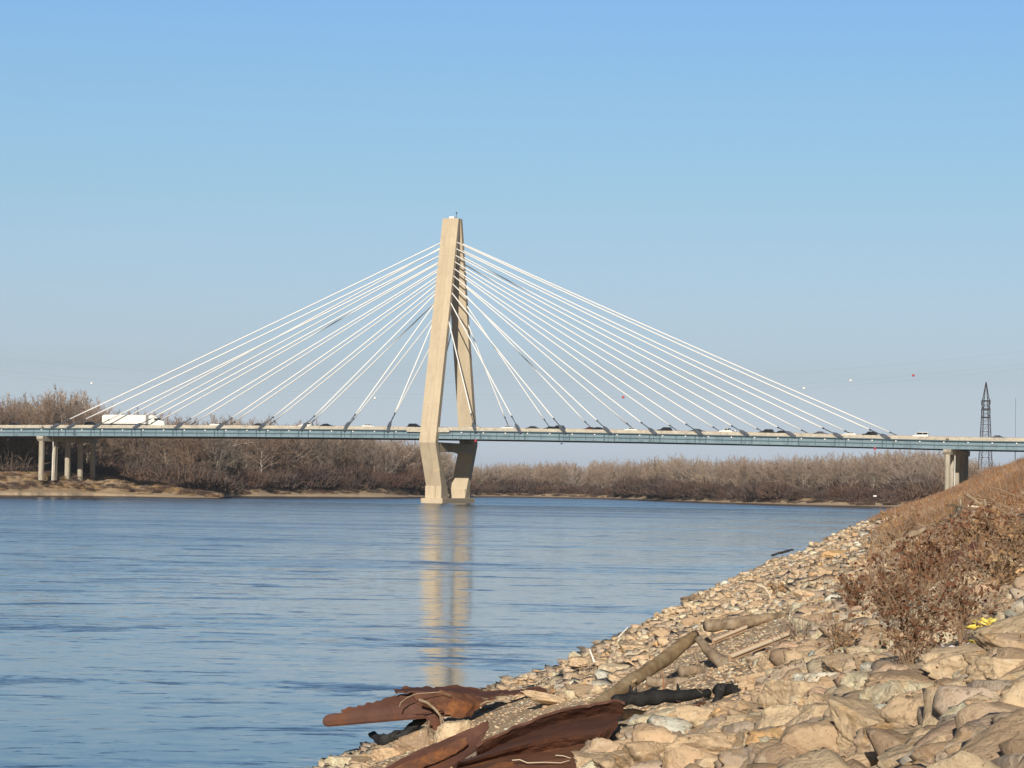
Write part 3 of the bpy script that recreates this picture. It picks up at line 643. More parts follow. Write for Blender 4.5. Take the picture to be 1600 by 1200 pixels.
def semi():
    t = u_to_t(186, 660); s = 5.2; z = ztop(t) - .58
    root = empty('semi_truck', bpt(t, s, z), -A)
    tag(root, 'white semi truck with a long box trailer and sleeper cab, left end of bridge', 'truck', 'cars and trucks crossing the bridge')
    Pw = paint('truck_white', (.88, .86, .80), 0, .35)
    mb = MB(); mb.box(-8, 7.9, -1.28, 1.28, 1.1, 4.1); tr = mb.build('trailer', Pw, root, bevel=.06)
    mb = MB(); mb.box(-8, 7.9, -1.0, 1.0, .85, 1.09); mb.box(-7.8, -4, -1.1, 1.1, .6, .84); mb.build('trailer_frame', M['anchor'], root)
    mb = MB(); mb.loft([[(x, y, zz) for x, zz in ((9.0, .7), (9.0, 3.7), (9.3, 4.0), (11.0, 3.95), (11.9, 3.2), (12.3, 2.5), (14.0, 2.15), (14.6, 1.9), (14.7, .6))] for y in (-1.2, -1.17, 1.17, 1.2)])
    cb = mb.build('cab', Pw, root, bevel=.08)
    for sg in (-1, 1):
        wm = MB(); wm.poly([(11.0, sg * 1.215, 2.35), (11.0, sg * 1.215, 3.1), (11.7, sg * 1.215, 3.1), (12.15, sg * 1.215, 2.45)]); wm.build('side_window', M['glass'], cb, solid=.015)
        wm = MB(); wm.box(12.0, 12.2, sg * 1.55 - .06, sg * 1.55 + .06, 2.3, 3.0); wm.box(12.05, 12.15, min(sg * 1.2, sg * 1.5), max(sg * 1.2, sg * 1.5), 2.6, 2.66); wm.build('mirror', M['anchor'], cb)
        wm = MB(); wm.tube([(8.8, sg * 1.0, .9), (8.8, sg * 1.0, 4.3)], .09, 8); wm.build('exhaust_stack', M['chrome'], root)
    wm = MB(); wm.poly([(11.96, -1.05, 3.22), (11.96, 1.05, 3.22), (12.33, 1.05, 2.56), (12.33, -1.05, 2.56)]); wm.build('windshield', M['glass'], cb, solid=.02)
    for x in (-7.0, -5.7, 8.0, 9.3, 13.4):
        for y in (-1.08, 1.08): wheel(root, x, y, .5)
semi()

# ------------------------------------------------------------------ transmission tower and wires
def tower():
    Yt = 1180.0; base = at(1539.5, 741, Yt); top = at(1540.6, 597, Yt); cx = (base.x + top.x) / 2; zb = 3.0; zt = top.z; Hh = zt - zb
    root = empty('transmission_tower', (cx, Yt, zb), R(8)); tag(root, 'tall dark steel lattice power pylon behind the right end of the bridge', 'power pylon')
    def hw(z):   # half width
        f = z / Hh
        if f < .84: return 2.75 - (2.75 - 1.12) * (f / .84)
        return max(1.12 * (1 - (f - .84) / .16), .05)
    lv = [0, .09, .18, .27, .36, .45, .52, .58, .64, .70, .76, .84]
    for sx in (-1, 1):
        for sy in (-1, 1):
            mb = MB(); mb.tube([(sx * hw(f * Hh), sy * hw(f * Hh), f * Hh) for f in lv + [.92, 1.0]], .17, 5); mb.build('leg', M['lattice'], root)
    mb = MB()
    for i, (a, b) in enumerate(zip(lv[:-1], lv[1:])):
        za, zb2 = a * Hh, b * Hh; wa, wb = hw(za), hw(zb2)
        cs = [(-1, -1), (1, -1), (1, 1), (-1, 1)]
        for j in range(4):
            c, d = cs[j], cs[(j + 1) % 4]
            mb.tube([(c[0] * wa, c[1] * wa, za), (d[0] * wb, d[1] * wb, zb2)], .06, 4); mb.tube([(d[0] * wa, d[1] * wa, za), (c[0] * wb, c[1] * wb, zb2)], .06, 4)
            mb.tube([(c[0] * wb, c[1] * wb, zb2), (d[0] * wb, d[1] * wb, zb2)], .10, 4)
    mb.build('bracing', M['lattice'], root)
    for f in (.70, .77, .84):
        z = f * Hh; mb = MB(); w_ = hw(z)
        for sg in (-1, 1):
            mb.tube([(-w_, sg * w_, z), (0, sg * 6.0, z + .1)], .12, 4); mb.tube([(w_, sg * w_, z), (0, sg * 6.0, z + .1)], .12, 4); mb.tube([(0, sg * w_, z + 1.6), (0, sg * 6.0, z + .1)], .10, 4)
        mb.box(-w_, w_, -w_, w_, z - .25, z + .25)
        ar = mb.build('cross_arm', M['lattice'], root)
        for sg in (-1, 1):
            ins = MB(); ins.tube([(0, sg * 5.9, z), (0, sg * 5.9, z - 1.5)], .12, 6); ins.build('insulator', M['lattice'], ar)
    for x, z, r_ in ((-3.0, 1.8, .5), (2.5, 3.0, .5), (-3.9, .6, .4)):
        d = MB(); d.tube([(x, -2.2, z), (x, -2.9, z)], r_, 12); d.build('dish_antenna', M['white'], root)
tower()
def mast():
    p = at(1586, 735, 1150); q = at(1586, 622, 1150)
    root = empty('antenna_mast', (p.x, 1150, 4)); tag(root, 'very thin dark antenna mast right of the lattice power pylon', 'mast')
    mb = MB(); h = q.z - 4; mb.tube([(0, 0, 0), (0, 0, h * .5)], .16, 6); mb.build('pole', M['lattice'], root)
    mb = MB(); mb.tube([(0, 0, h * .5), (0, 0, h)], .06, 6); mb.build('whip', M['lattice'], root)
mast()
def wires():
    pts = [(143, 599), (586, 622.5), (974, 620), (1256, 607)]
    P = [at(x, y, 1250) for x, y in pts]
    c = np.polyfit([p.x for p in P], [p.z for p in P], 2)
    r = 0.018
    def wire(dz, dy, label, balls):
        root = empty('power_line', (0, 1250 + dy, 0)); tag(root, label, 'power line', 'power lines strung across the river behind the bridge')
        mb = MB(); xs = np.linspace(-420, 420, 60); mb.tube([(x, 0, np.polyval(c, x) + dz) for x in xs], r, 4); mb.build('conductor', M['wire'], root)
        for px, m_ in balls:
            x = at(px, 605, 1250 + dy).x
            b = MB(); b.sphere((x, 0, np.polyval(c, x) + dz), .58, 14, 10); b.build('marker_ball', m_, root, smooth=True)
    wire(0, 0, 'faint power line carrying four marker balls, low over the bridge', [(143, M['ballw']), (586, M['ballw']), (974, M['ballr']), (1256, M['ballw'])])
    wire(2.0, 6, 'faint power line with one white and one red marker ball at the right', [(1329, M['ballw']), (1427, M['ballr'])])
    wire(7.5, 12, 'faintest and highest power line, without marker balls', [])
wires()

# ------------------------------------------------------------------ bare trees
def tri_tubes(segs, k=3):
    """segs: list of (p0,p1,r0,r1) -> verts, quads"""
    S = np.array([[*a, *b, r0, r1] for a, b, r0, r1 in segs]); n = len(S)
    p0, p1, r0, r1 = S[:, :3], S[:, 3:6], S[:, 6:7], S[:, 7:8]
    d = p1 - p0; d /= np.linalg.norm(d, axis=1, keepdims=True) + 1e-9
    ref = np.where(np.abs(d[:, 2:3]) > .9, [[1, 0, 0]], [[0, 0, 1]]); u = np.cross(d, ref); u /= np.linalg.norm(u, axis=1, keepdims=True) + 1e-9; w_ = np.cross(d, u)
    V = []
    for p, r in ((p0, r0), (p1, r1)):
        for j in range(k):
            a = 2 * math.pi * j / k; V.append(p + (u * math.cos(a) + w_ * math.sin(a)) * r)
    V = np.stack(V, 1).reshape(-1, 3); base = np.arange(n)[:, None] * 2 * k
    Fq = np.concatenate([base + np.array([[j, (j + 1) % k, k + (j + 1) % k, k + j]]) for j in range(k)])
    return V, Fq
def twig_tris(P, D, Ln, wd, r):
    """thin triangles from P along D"""
    n = len(P); s = np.cross(D, r.normal(size=(n, 3))); s /= np.linalg.norm(s, axis=1, keepdims=True) + 1e-9
    V = np.stack([P - s * wd[:, None], P + s * wd[:, None], P + D * Ln[:, None]], 1).reshape(-1, 3)
    return V, np.arange(3 * n).reshape(-1, 3)
def make_tree(seed, Ht=20., spread=5.5, limbs=13, subs=5, tw=11, twr=.055):
    r = np.random.default_rng(seed); wood = []; segs = []; TP = []; TD = []
    n = 8; p = np.zeros(3); tr = [p.copy()]; lean = r.normal(size=2) * .06
    for i in range(n):
        p = p + np.array([lean[0] + r.normal() * .14, lean[1] + r.normal() * .14, 1.]) * (Ht * .60 / n); tr.append(p.copy())
    rad = lambda f: Ht * .012 * (1 - f * .75) + .02
    for i in range(n): wood.append((tr[i], tr[i + 1], rad(i / n), rad((i + 1) / n)))
    limbs += 4
    for l in range(limbs):
        f = .25 + .75 * ((l + r.random()) / limbs) ** .8; f = min(f, .999); i = min(int(f * n), n - 1); b = tr[i] + (tr[i + 1] - tr[i]) * (f * n - i)
        az = l * 2.4 + r.random(); el = .35 + .75 * f ** 1.5 + r.normal() * .2
        L_ = (spread * (1 - f ** 2) + Ht * .33 * f ** 2) * (.8 + .35 * r.random())
        d = np.array([math.cos(az) * math.cos(el), math.sin(az) * math.cos(el), math.sin(el)]); q = b.copy(); pts = [q]
        for j in range(4):
            d = d + np.array([0, 0, .05]) + r.normal(size=3) * .2; d /= np.linalg.norm(d); q = q + d * L_ * .30; pts.append(q)
        r0 = rad(f) * .55
        for j in range(4): wood.append((pts[j], pts[j + 1], r0 * (1 - j / 4.6), r0 * (1 - (j + 1) / 4.6)))
        for s in range(subs):
            g = (s + .6 + .4 * r.random()) / subs * 4; j = min(int(g), 3); b2 = pts[j] + (pts[j + 1] - pts[j]) * (g - j)
            dd = (pts[j + 1] - pts[j]); dd = dd / np.linalg.norm(dd) + r.normal(size=3) * .55 + np.array([0, 0, .25]); dd /= np.linalg.norm(dd)
            L2 = L_ * (.34 + .25 * r.random()); m1 = b2 + dd * L2 * .5; d3 = dd + r.normal(size=3) * .25 + np.array([0, 0, .15]); d3 /= np.linalg.norm(d3); e = m1 + d3 * L2 * .5
            segs.append((b2, m1, .07, .05)); segs.append((m1, e, .05, .02))
            for k in range(tw):
                h = r.random(); pp = b2 + (m1 - b2) * h * 2 if h < .5 else m1 + (e - m1) * (h - .5) * 2
                t3 = dd + r.normal(size=3) * .9 + np.array([0, 0, .2]); TP.append(pp); TD.append(t3 / np.linalg.norm(t3))
    VT, FT = tri_tubes(wood, 5); VB, FB = tri_tubes(segs, 3)
    nT = len(TP); VW, FW = twig_tris(np.array(TP), np.array(TD), r.uniform(.6, 1.8, nT) * Ht / 20, np.full(nT, twr), r)
    return (VT, FT), (VB, FB, VW, FW)
protos = []
for i in range(9):
    (VT, FT), (VB, FB, VW, FW) = make_tree(100 + i, 20, 5.0 + .4 * (i % 4), 14 + i % 4, 6, 17, .045)
    tm = mesh_np('trunk', VT, FT, True); tm.materials.append(M['bark'])
    cm = mesh_np('crown', np.concatenate([VB, VW]), [FB, FW + len(VB)]); cm.materials.append(M['twig'])
    protos.append((tm, cm))
# far-off wood behind as one mass
mass = []
for i in range(6):
    (VT, FT), (VB, FB, VW, FW) = make_tree(300 + i, 20, 6.0, 12, 4, 15, .09)
    k = len(VT); mass.append((np.concatenate([VT, VB, VW]), np.concatenate([FT, FB + k]), FW + k + len(VB)))
def scatter_mesh(items, name, material, kind_label, kind_cat):
    """items: list of (proto(V,quads,tris), loc, scale xyz, rot, tint)"""
    Vs, Q, T, tint = [], [], [], []; off = 0
    for (V, q, tr_), loc, sc_, rz, ti in items:
        c, s = math.cos(rz), math.sin(rz); v = V * np.array(sc_); v = np.stack([v[:, 0] * c - v[:, 1] * s, v[:, 0] * s + v[:, 1] * c, v[:, 2]], 1) + np.array(loc)
        Vs.append(v)
        if q is not None: Q.append(q + off)
        if tr_ is not None: T.append(tr_ + off)
        tint.append(np.full(len(v), ti, dtype=np.float32)); off += len(v)
    fl = ([np.concatenate(Q)] if Q else []) + ([np.concatenate(T)] if T else [])
    me = mesh_np(name, np.concatenate(Vs), fl); a = me.attributes.new('tint', 'FLOAT', 'POINT'); a.data.foreach_set('value', np.concatenate(tint))
    o = link(name, me, material); tag(o, kind_label, kind_cat, kind='stuff'); return o
# tree-top line of the photograph (pixel x -> pixel y)
TLx = [-200, 0, 50, 100, 130, 155, 200, 240, 300, 350, 420, 480, 520, 600, 650, 690, 715, 745, 800, 900, 1000, 1060, 1100, 1200, 1300, 1400, 1460, 1510, 1540, 1600, 1800]
TLy = [625, 627, 623, 616, 622, 643, 645, 650, 657, 655, 661, 664, 668, 684, 690, 700, 722, 728, 724, 723, 719, 713, 716, 716, 713, 706, 703, 716, 724, 728, 728]
def treetop_z(px, Y): return at(px, float(np.interp(px, TLx, TLy)), Y).z
def bearing(px): return (px - 800) + .0148 * (700 - 600)
# individuals (front rows, both banks)
def plant_tree(px, e, i, zone):
    p = far_point(bearing(px), e); Ht = max(6, (treetop_z(px, p.y) - p.z)) * random.uniform(.88, 1.0)
    lab = {'left': 'bare grey-brown tree in the wood on the left bank, left of the pylon',
           'mid': 'bare tree of the low far wood between pylon and middle of the right span',
           'right': 'bare tree of the far wood under the right half of the right span'}[zone]
    root = empty('bare_tree', p, random.random() * 6.28); k = Ht / 20; w_ = k * random.uniform(.85, 1.2); root.scale = (w_, w_, k)
    tag(root, lab, 'tree', {'left': 'bare trees of the left bank wood', 'mid': 'bare trees of the distant middle wood', 'right': 'bare trees of the right bank wood'}[zone])
    tm, cm = protos[i % 9]
    for nm, me in (('trunk', tm), ('crown', cm)):
        o = bpy.data.objects.new(nm, me); col.objects.link(o); o.parent = root
        if nm == 'crown' and zone != 'left': o.material_slots[0].link = 'OBJECT'; o.material_slots[0].material = M['twig_far']
nT = 0
for i in range(95):
    px = -60 + 745 * (i + random.random() * .8) / 95; e = random.uniform(62, 100) if px < 160 else (random.uniform(125, 150) if px < 375 else random.uniform(38, 75)); plant_tree(px, e, i, 'left')
for i in range(75):
    px = 690 + 360 * (i + random.random() * .8) / 75; plant_tree(px, random.uniform(36, 75), i, 'mid')
for i in range(95):
    px = 1050 + 520 * (i + random.random() * .8) / 95; plant_tree(px, random.uniform(38, 80), i, 'right')
items = []
for i in range(1150):
    px = -330 + 2150 * random.random(); e = random.uniform(70, 240)
    if px < 375: e += 75
    p = far_point(bearing(px), e); Ht = (treetop_z(px, p.y) - p.z) * random.uniform(.84, 1.0)
    k = Ht / 20; w_ = k * random.uniform(.8, 1.1); items.append((mass[i % 6], p, (w_, w_, k), random.random() * 6.28, random.random()))
scatter_mesh(items, 'distant_wood', M['wood_mass'], 'dense mass of bare brown winter trees behind both far banks', 'wood')
# undergrowth
def bush_proto(seed, n=260, hgt=1.0, wd=.022, up=.75):
    r = np.random.default_rng(seed); a = r.random(n) * 6.283; rr = np.sqrt(r.random(n)) * .85; P = np.stack([np.cos(a) * rr, np.sin(a) * rr, r.random(n) ** 1.1 * .62 * (1 - .4 * rr)], 1) * hgt
    D = np.stack([np.cos(a) * .5, np.sin(a) * .5, np.full(n, up)], 1) + r.normal(size=(n, 3)) * .45; D /= np.linalg.norm(D, axis=1, keepdims=True)
    V, T = twig_tris(P, D, r.uniform(.22, .55, n) * hgt, np.full(n, wd), r); return (V, None, T)
bp = [bush_proto(i) for i in range(6)]
items = []
for i in range(1500):
    px = -250 + 2000 * random.random(); e = random.uniform(26, 62) if px > 375 else random.uniform(50, 150) if px < 170 else random.uniform(118, 150)
    p = far_point(bearing(px), e); h = random.uniform(3.5, 10.0) * (1 if px < 700 else .8) if px > 375 or e > 60 else random.uniform(1, 3)
    h *= .62 + 1.3 * max(0, .5 + float(fbm(px, 0, 34, 2)) * 1.6 - .2); items.append((bp[i % 6], p, (h * .9, h * .9, h), random.random() * 6.28, random.random()))
for i in range(900):
    px = -250 + 2050 * random.random(); e = random.uniform(80, 250); p = far_point(bearing(px), e); h = random.uniform(7, 12) * (1 if px < 700 else .75)
    items.append((bp[i % 6], p, (h, h, h * .95), random.random() * 6.28, random.random()))
gi = []
for i in range(700):
    px = -100 + 480 * random.random(); e = random.uniform(14, 48); p = far_point(bearing(px), e); h = random.uniform(.4, 1.3); gi.append((bp[i % 6], p, (h * 1.5, h * 1.5, h), random.random() * 6.28, random.random()))
for i in range(900):   # low scrub on the cut bank edges
    px = -100 + 1650 * random.random(); e = random.uniform(14, 34)
    p = far_point(bearing(px), e); h = random.uniform(.5, 1.8); items.append((bp[i % 6], p, (h * 1.4, h * 1.4, h), random.random() * 6.28, random.random()))
M['bank_grass'] = mat('bank_grass', (.42, .31, .19), .9, c2=(.32, .21, .12), scale=.1, rand=.3, attr='tint')
scatter_mesh(gi, 'bank_grass', M['bank_grass'], 'tan dead grass tufts on the left bank below the pier', 'grass')
scatter_mesh(items, 'undergrowth', M['brush'], 'dark brown leafless scrub at the foot of the far woods', 'undergrowth')
def post(px, py, Y, c, w_, h, nm, label, cat):
    p = at(px, py, Y); root = empty(nm, (p.x, Y, p.z - h * 1.2)); tag(root, label, cat)
    mb = MB(); mb.tube([(0, 0, -2.5), (0, 0, h * .9)], .12, 6); mb.build('post', M['lattice'], root)
    mb = MB(); mb.box(-w_, w_, -.24, -.13, h * .7, h * .7 + h); mb.build('panel', c, root, bevel=.05)
post(958, 765, 1462, M['white'], .4, 1.2, 'channel_marker', 'small white river marker among the brush right of the pylon', 'river marker')
post(1367, 775, 1082, M['white'], .6, .5, 'warning_board', 'small white board on a dark post at the water edge under the right span', 'sign')
# ------------------------------------------------------------------ rocks
def ico(sub):
    bm = bmesh.new(); bmesh.ops.create_icosphere(bm, subdivisions=sub, radius=1)
    V = np.array([v.co[:] for v in bm.verts]); Fc = np.array([[v.index for v in f.verts] for f in bm.faces]); bm.free(); return V, Fc
def rock_proto(seed, sub, flat=.6, rough=.03):
    r = np.random.default_rng(seed); D, Fc = ico(sub); N_ = []
    for sg in (-1, 1):
        n = np.array([r.normal() * .22, r.normal() * .22, sg]); N_.append((n / np.linalg.norm(n), r.uniform(.5, .72)))
    k = r.integers(5, 8); a0 = r.random() * 6.28
    for i in range(k):
        a = a0 + i * 6.283 / k + r.normal() * .22; n = np.array([math.cos(a), math.sin(a), r.normal() * .38]); N_.append((n / np.linalg.norm(n), r.uniform(.55, .9)))
    for i in range(7):
        n = r.normal(size=3); N_.append((n / np.linalg.norm(n), r.uniform(.78, 1.0)))
    rad = np.full(len(D), 1.15)
    for n, d in N_:
        c = D @ n; rad = np.where(c > .05, np.minimum(rad, d / np.maximum(c, .05)), rad)
    V = D * rad[:, None]
    if sub >= 3:
        out = np.array([mn.fractal(Vector(v) * 2.6 + Vector((seed, 0, 0)), .45, 2.2, 7) for v in V])
        # bedding planes: shallow steps along the flat axis
        st = np.sin(V[:, 2] * 13 + out * 3.0); out = out + np.sign(st) * np.abs(st) ** .4 * .16
        V = V * (1 + (out - out.mean())[:, None] * rough * 1.5)
    V = V * np.array([1.15, .9, flat]) * (1 / .78); return V, Fc
HR = [rock_proto(500 + i, 5, .6 + .05 * (i % 6), .06) for i in range(14)]
MR = [rock_proto(600 + i, 3, .6 + .06 * (i % 6), .05) for i in range(14)]
LR = [rock_proto(700 + i, 2, .5 + .05 * (i % 6)) for i in range(10)]
TR = [rock_proto(800 + i, 1, .6) for i in range(8)]
hr_mesh = []
for V, Fc in HR:
    me = mesh_np('boulder', V, Fc, False); me.materials.append(M['rock']); 
    hr_mesh.append(me)
def boulder(pos, size, label, group=None, rot=None, sink=.25, i=None, sx=1, sz=1, material=None):
    me = hr_mesh[(i if i is not None else random.randrange(14))]
    o = bpy.data.objects.new('boulder', me); col.objects.link(o)
    o.rotation_euler = rot or (random.uniform(-.35, .35), random.uniform(-.35, .35), random.random() * 6.28)
    o.scale = (size * sx, size, size * sz); o.location = (pos[0], pos[1], pos[2] + size * (.5 - sink) * .6)
    o.color = ((.86 if 'orange' in label else .93 if 'white' in label else random.choice([random.uniform(.10, .30), random.uniform(.44, .64), random.uniform(0, .82)])), 0, 0, 1)
    tag(o, label, 'boulder', group); return o
EXC = [([(500, 1100), (640, 1060), (860, 1066), (860, 1092), (745, 1128), (700, 1180), (660, 1180), (560, 1150)], 61.5),
       ([(590, 1215), (590, 1195), (765, 1120), (860, 1108), (985, 1085), (980, 1120), (925, 1170), (880, 1205)], 60),
       ([(920, 1105), (1080, 985), (1160, 1045), (1200, 1060), (1190, 1100), (1060, 1115), (960, 1110)], 60),
       ([(1505, 975), (1560, 970), (1560, 1012), (1505, 1015)], 60), ([(1455, 1014), (1525, 1012), (1525, 1040), (1455, 1045)], 60),
       ([(1100, 975), (1235, 955), (1240, 990), (1150, 1035), (1105, 1000)], 70)]
def inpoly(x, y, poly, m):
    c = False; n = len(poly); near = False
    for i in range(n):
        x1, y1 = poly[i]; x2, y2 = poly[(i + 1) % n]
        if (y1 > y) != (y2 > y) and x < (x2 - x1) * (y - y1) / (y2 - y1) + x1: c = not c
        L2 = (x2 - x1) ** 2 + (y2 - y1) ** 2; t = max(0, min(1, ((x - x1) * (x2 - x1) + (y - y1) * (y2 - y1)) / L2))
        if (x - x1 - t * (x2 - x1)) ** 2 + (y - y1 - t * (y2 - y1)) ** 2 < m * m: near = True
    return c or near
def excluded(X, Y, Z, s):
    px, py = proj(X, Y, Z); m = s / Y * F * .7
    return s > .045 and any(Y < yl and inpoly(px, py, pl, m) for pl, yl in EXC)
def visible(X, Y, Z, m=60):
    u = X / Y * F; return abs(u) < 800 + m
keep = []   # occupied discs
# named big boulders (pixel x, pixel y of base centre, half size px, label)
NB = [
 (1255, 1185, 62, 'large flat tan boulder at the bottom edge, below the orange-stained rock', 1.3, .8),
 (1150, 1192, 70, 'broad pale tan slab at the bottom edge, right of the rusty plates', 1.5, .6),
 (1375, 1132, 42, 'squarish tan boulder with a bright top left of the small dry shrub', 1.0, 1.1),
 (1262, 1108, 52, 'big tan angular boulder right of the charred log end', 1.2, .8),
 (1146, 1130, 34, 'tan boulder with an orange stain under the end of the charred log', 1.0, .9),
 (1035, 1138, 30, 'rounded tan boulder leaning in front of the charred log', 1.2, 1.0),
 (968, 1165, 32, 'tan rock at the right edge of the large rusty sheet', 1.1, 1.2),
 (1050, 1160, 34, 'small tan rock between the rusty sheet and the bottom slab', 1.2, .7),
 (1440, 1150, 60, 'wide low tan boulder below the small dry shrub', 1.5, .7),
 (1560, 1185, 62, 'large grey-tan boulder in the bottom right corner', 1.1, 1.0),
 (1588, 1014, 50, 'big pinkish-tan boulder half covering the yellow plastic', 1.3, .9),
 (1555, 1055, 60, 'large grey-brown slab below the yellow plastic', 1.4, .8),
 (1470, 1085, 60, 'long pale tan slab below the red-leaved bush', 1.7, .6),
 (1310, 1075, 40, 'tan boulder below the round white stone', 1.4, .7),
 (1330, 1160, 36, 'grey-tan rock with a flat face near the bottom edge', 1.1, .9),
 (1300, 1178, 26, 'orange-stained rock at the bottom edge', 1.3, .8),
 (1212, 1066, 30, 'dark layered rock right of the forked driftwood', 1.6, .8),
 (1268, 992, 34, 'pointed reddish-tan rock behind the pale planks', 1.1, 1.1),
 (712, 1158, 27, 'round brown rock under the torn rusty beam', 1.0, 1.3),
 (650, 1168, 22, 'tan rock beside the thin rusty upright', 1.1, 1.3),
 (606, 1184, 20, 'bright pale flat-faced rock near the water at the bottom', 1.2, 1.1),
 (556, 1196, 26, 'low brown rock at the water edge, nearest the bottom', 1.6, .7),
 (868, 1098, 22, 'low tan slab above the rim of the rusty sheet', 2.0, .5),
 (1575, 1095, 40, 'tan boulder at the right edge above the bottom corner', 1.3, .8),
 (1495, 1165, 30, 'rusty-orange tinted stone near the bottom right', 1.3, .8),
 (1305, 902, 16, 'pale tan boulder alone on the middle of the slope', 1.5, .8),
 (1312, 870, 14, 'orange-tan boulder high on the middle of the slope', 1.5, .8),
 (1275, 1050, 12, 'small round white stone left of the red-leaved bush', 1.2, .9),
 (925, 1040, 20, 'flat brown slab at the water edge left of the log', 1.7, .6),
 (1350, 938, 22, 'rounded pale boulder at the left foot of the leafy brush', 1.2, .9),
 (1462, 960, 18, 'grey-tan cubic stone inside the red-leaved brush', 1.0, 1.1),
]
for n_, (px, py, hp, lab, sx, sz) in enumerate(NB):
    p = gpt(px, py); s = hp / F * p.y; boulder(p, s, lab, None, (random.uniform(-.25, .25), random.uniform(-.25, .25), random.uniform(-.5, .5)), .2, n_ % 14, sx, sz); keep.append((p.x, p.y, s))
cnt = 0; tries = 0
while cnt < 255 and tries < 6000:      # largest-showing ordinary rocks, each its own object
    tries += 1
    px = random.uniform(500, 1640); py = random.uniform(960, 1215) if random.random() < .75 else random.uniform(860, 1000)
    if py < 1195 - (px - 500) * .62 or (px > 1300 and py < 1010): continue
    p = gpt(px, py)
    if p.z < .05: continue
    s = random.choice([.13, .16, .2, .24, .3]) * (1 if p.y < 32 else .8)
    if excluded(p.x, p.y, p.z, s): continue
    if any((p.x - a) ** 2 + ((p.y - b) * .6) ** 2 < (.55 * (s + c)) ** 2 for a, b, c in keep): continue
    keep.append((p.x, p.y, s)); g = ('upper' if px > 1200 else 'lower')
    zone = 'right half of the slope' if g == 'upper' else 'lower slope between the driftwood and the water'
    boulder(p, s, 'angular tan riprap stone lying loose on the ' + zone, 'loose riprap stones on the ' + zone, None, .15, None, random.uniform(.9, 1.5), random.uniform(.6, 1.0)); cnt += 1

def rock_stuff():
    items_by = []; Vs = []; Fs = []; Ts = []; off = 0
    def batch(n, y0, y1, smin, smax, protos_, dlo, dhi, yexp=2.0):
        nonlocal off
        u = rng.random(n); Y = 1 / (1 / y0 + u * (1 / y1 - 1 / y0)) if yexp == 2 else y0 * (y1 / y0) ** u
        d = dlo + (dhi - dlo) * rng.random(n); X = SHX0 + SHK * Y + d; U = X / Y * F
        ok = (np.abs(U) < 900 + 3000 / Y); 
        # vegetated upper slope keeps fewer stones
        veg = sstep(d + fbm(X, Y, 8, 2) * 4 - np.interp(Y, VGY, VGT), -1.2, 1.5)
        ok &= rng.random(n) > veg * .8
        X, Y = X[ok], Y[ok]; Z = bank_z(X, Y); S = rng.uniform(smin, smax, len(X)) * rng.choice([.6, .8, 1, 1.35], len(X))
        for i in range(len(X)):
            V, Fc = protos_[rng.integers(len(protos_))]; s = S[i]
            if Y[i] < 72 and excluded(X[i], Y[i], Z[i], s): continue
            e = (rng.uniform(-.5, .5), rng.uniform(-.5, .5), rng.random() * 6.28); Rm = np.array(Matrix.Rotation(e[2], 3, 'Z') @ Matrix.Rotation(e[0], 3, 'X') @ Matrix.Rotation(e[1], 3, 'Y'))
            v = (V * np.array([s * rng.uniform(.9, 1.5), s, s * rng.uniform(.7, 1.1)])) @ Rm.T + np.array([X[i], Y[i], Z[i] + s * (.12 if Y[i] < 45 else -.08)])
            Vs.append(v); Fs.append(Fc + off); Ts.append(np.full(len(v), rng.random(), dtype=np.float32)); off += len(v)
    batch(6500, 11, 34, .07, .17, MR, 3, 17, 0)
    batch(3000, 11, 30, .03, .07, LR, 3, 17, 0)
    batch(9000, 30, 60, .06, .17, LR, -.6, 16.5, 0)
    batch(18000, 55, 95, .06, .18, TR, -.6, 16, 0)
    batch(9000, 26, 75, .03, .06, TR, 0, 14, 0)
    batch(12000, 28, 62, .016, .04, TR, 2, 12, 0)
    batch(24000, 85, 230, .08, .25, TR, -.6, 15.5, 0)
    batch(8000, 220, 620, .25, .5, TR, -.8, 12, 0)
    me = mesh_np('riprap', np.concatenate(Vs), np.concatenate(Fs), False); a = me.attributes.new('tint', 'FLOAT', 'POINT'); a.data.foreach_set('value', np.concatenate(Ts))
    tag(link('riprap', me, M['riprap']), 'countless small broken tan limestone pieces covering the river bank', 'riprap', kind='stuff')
rock_stuff()

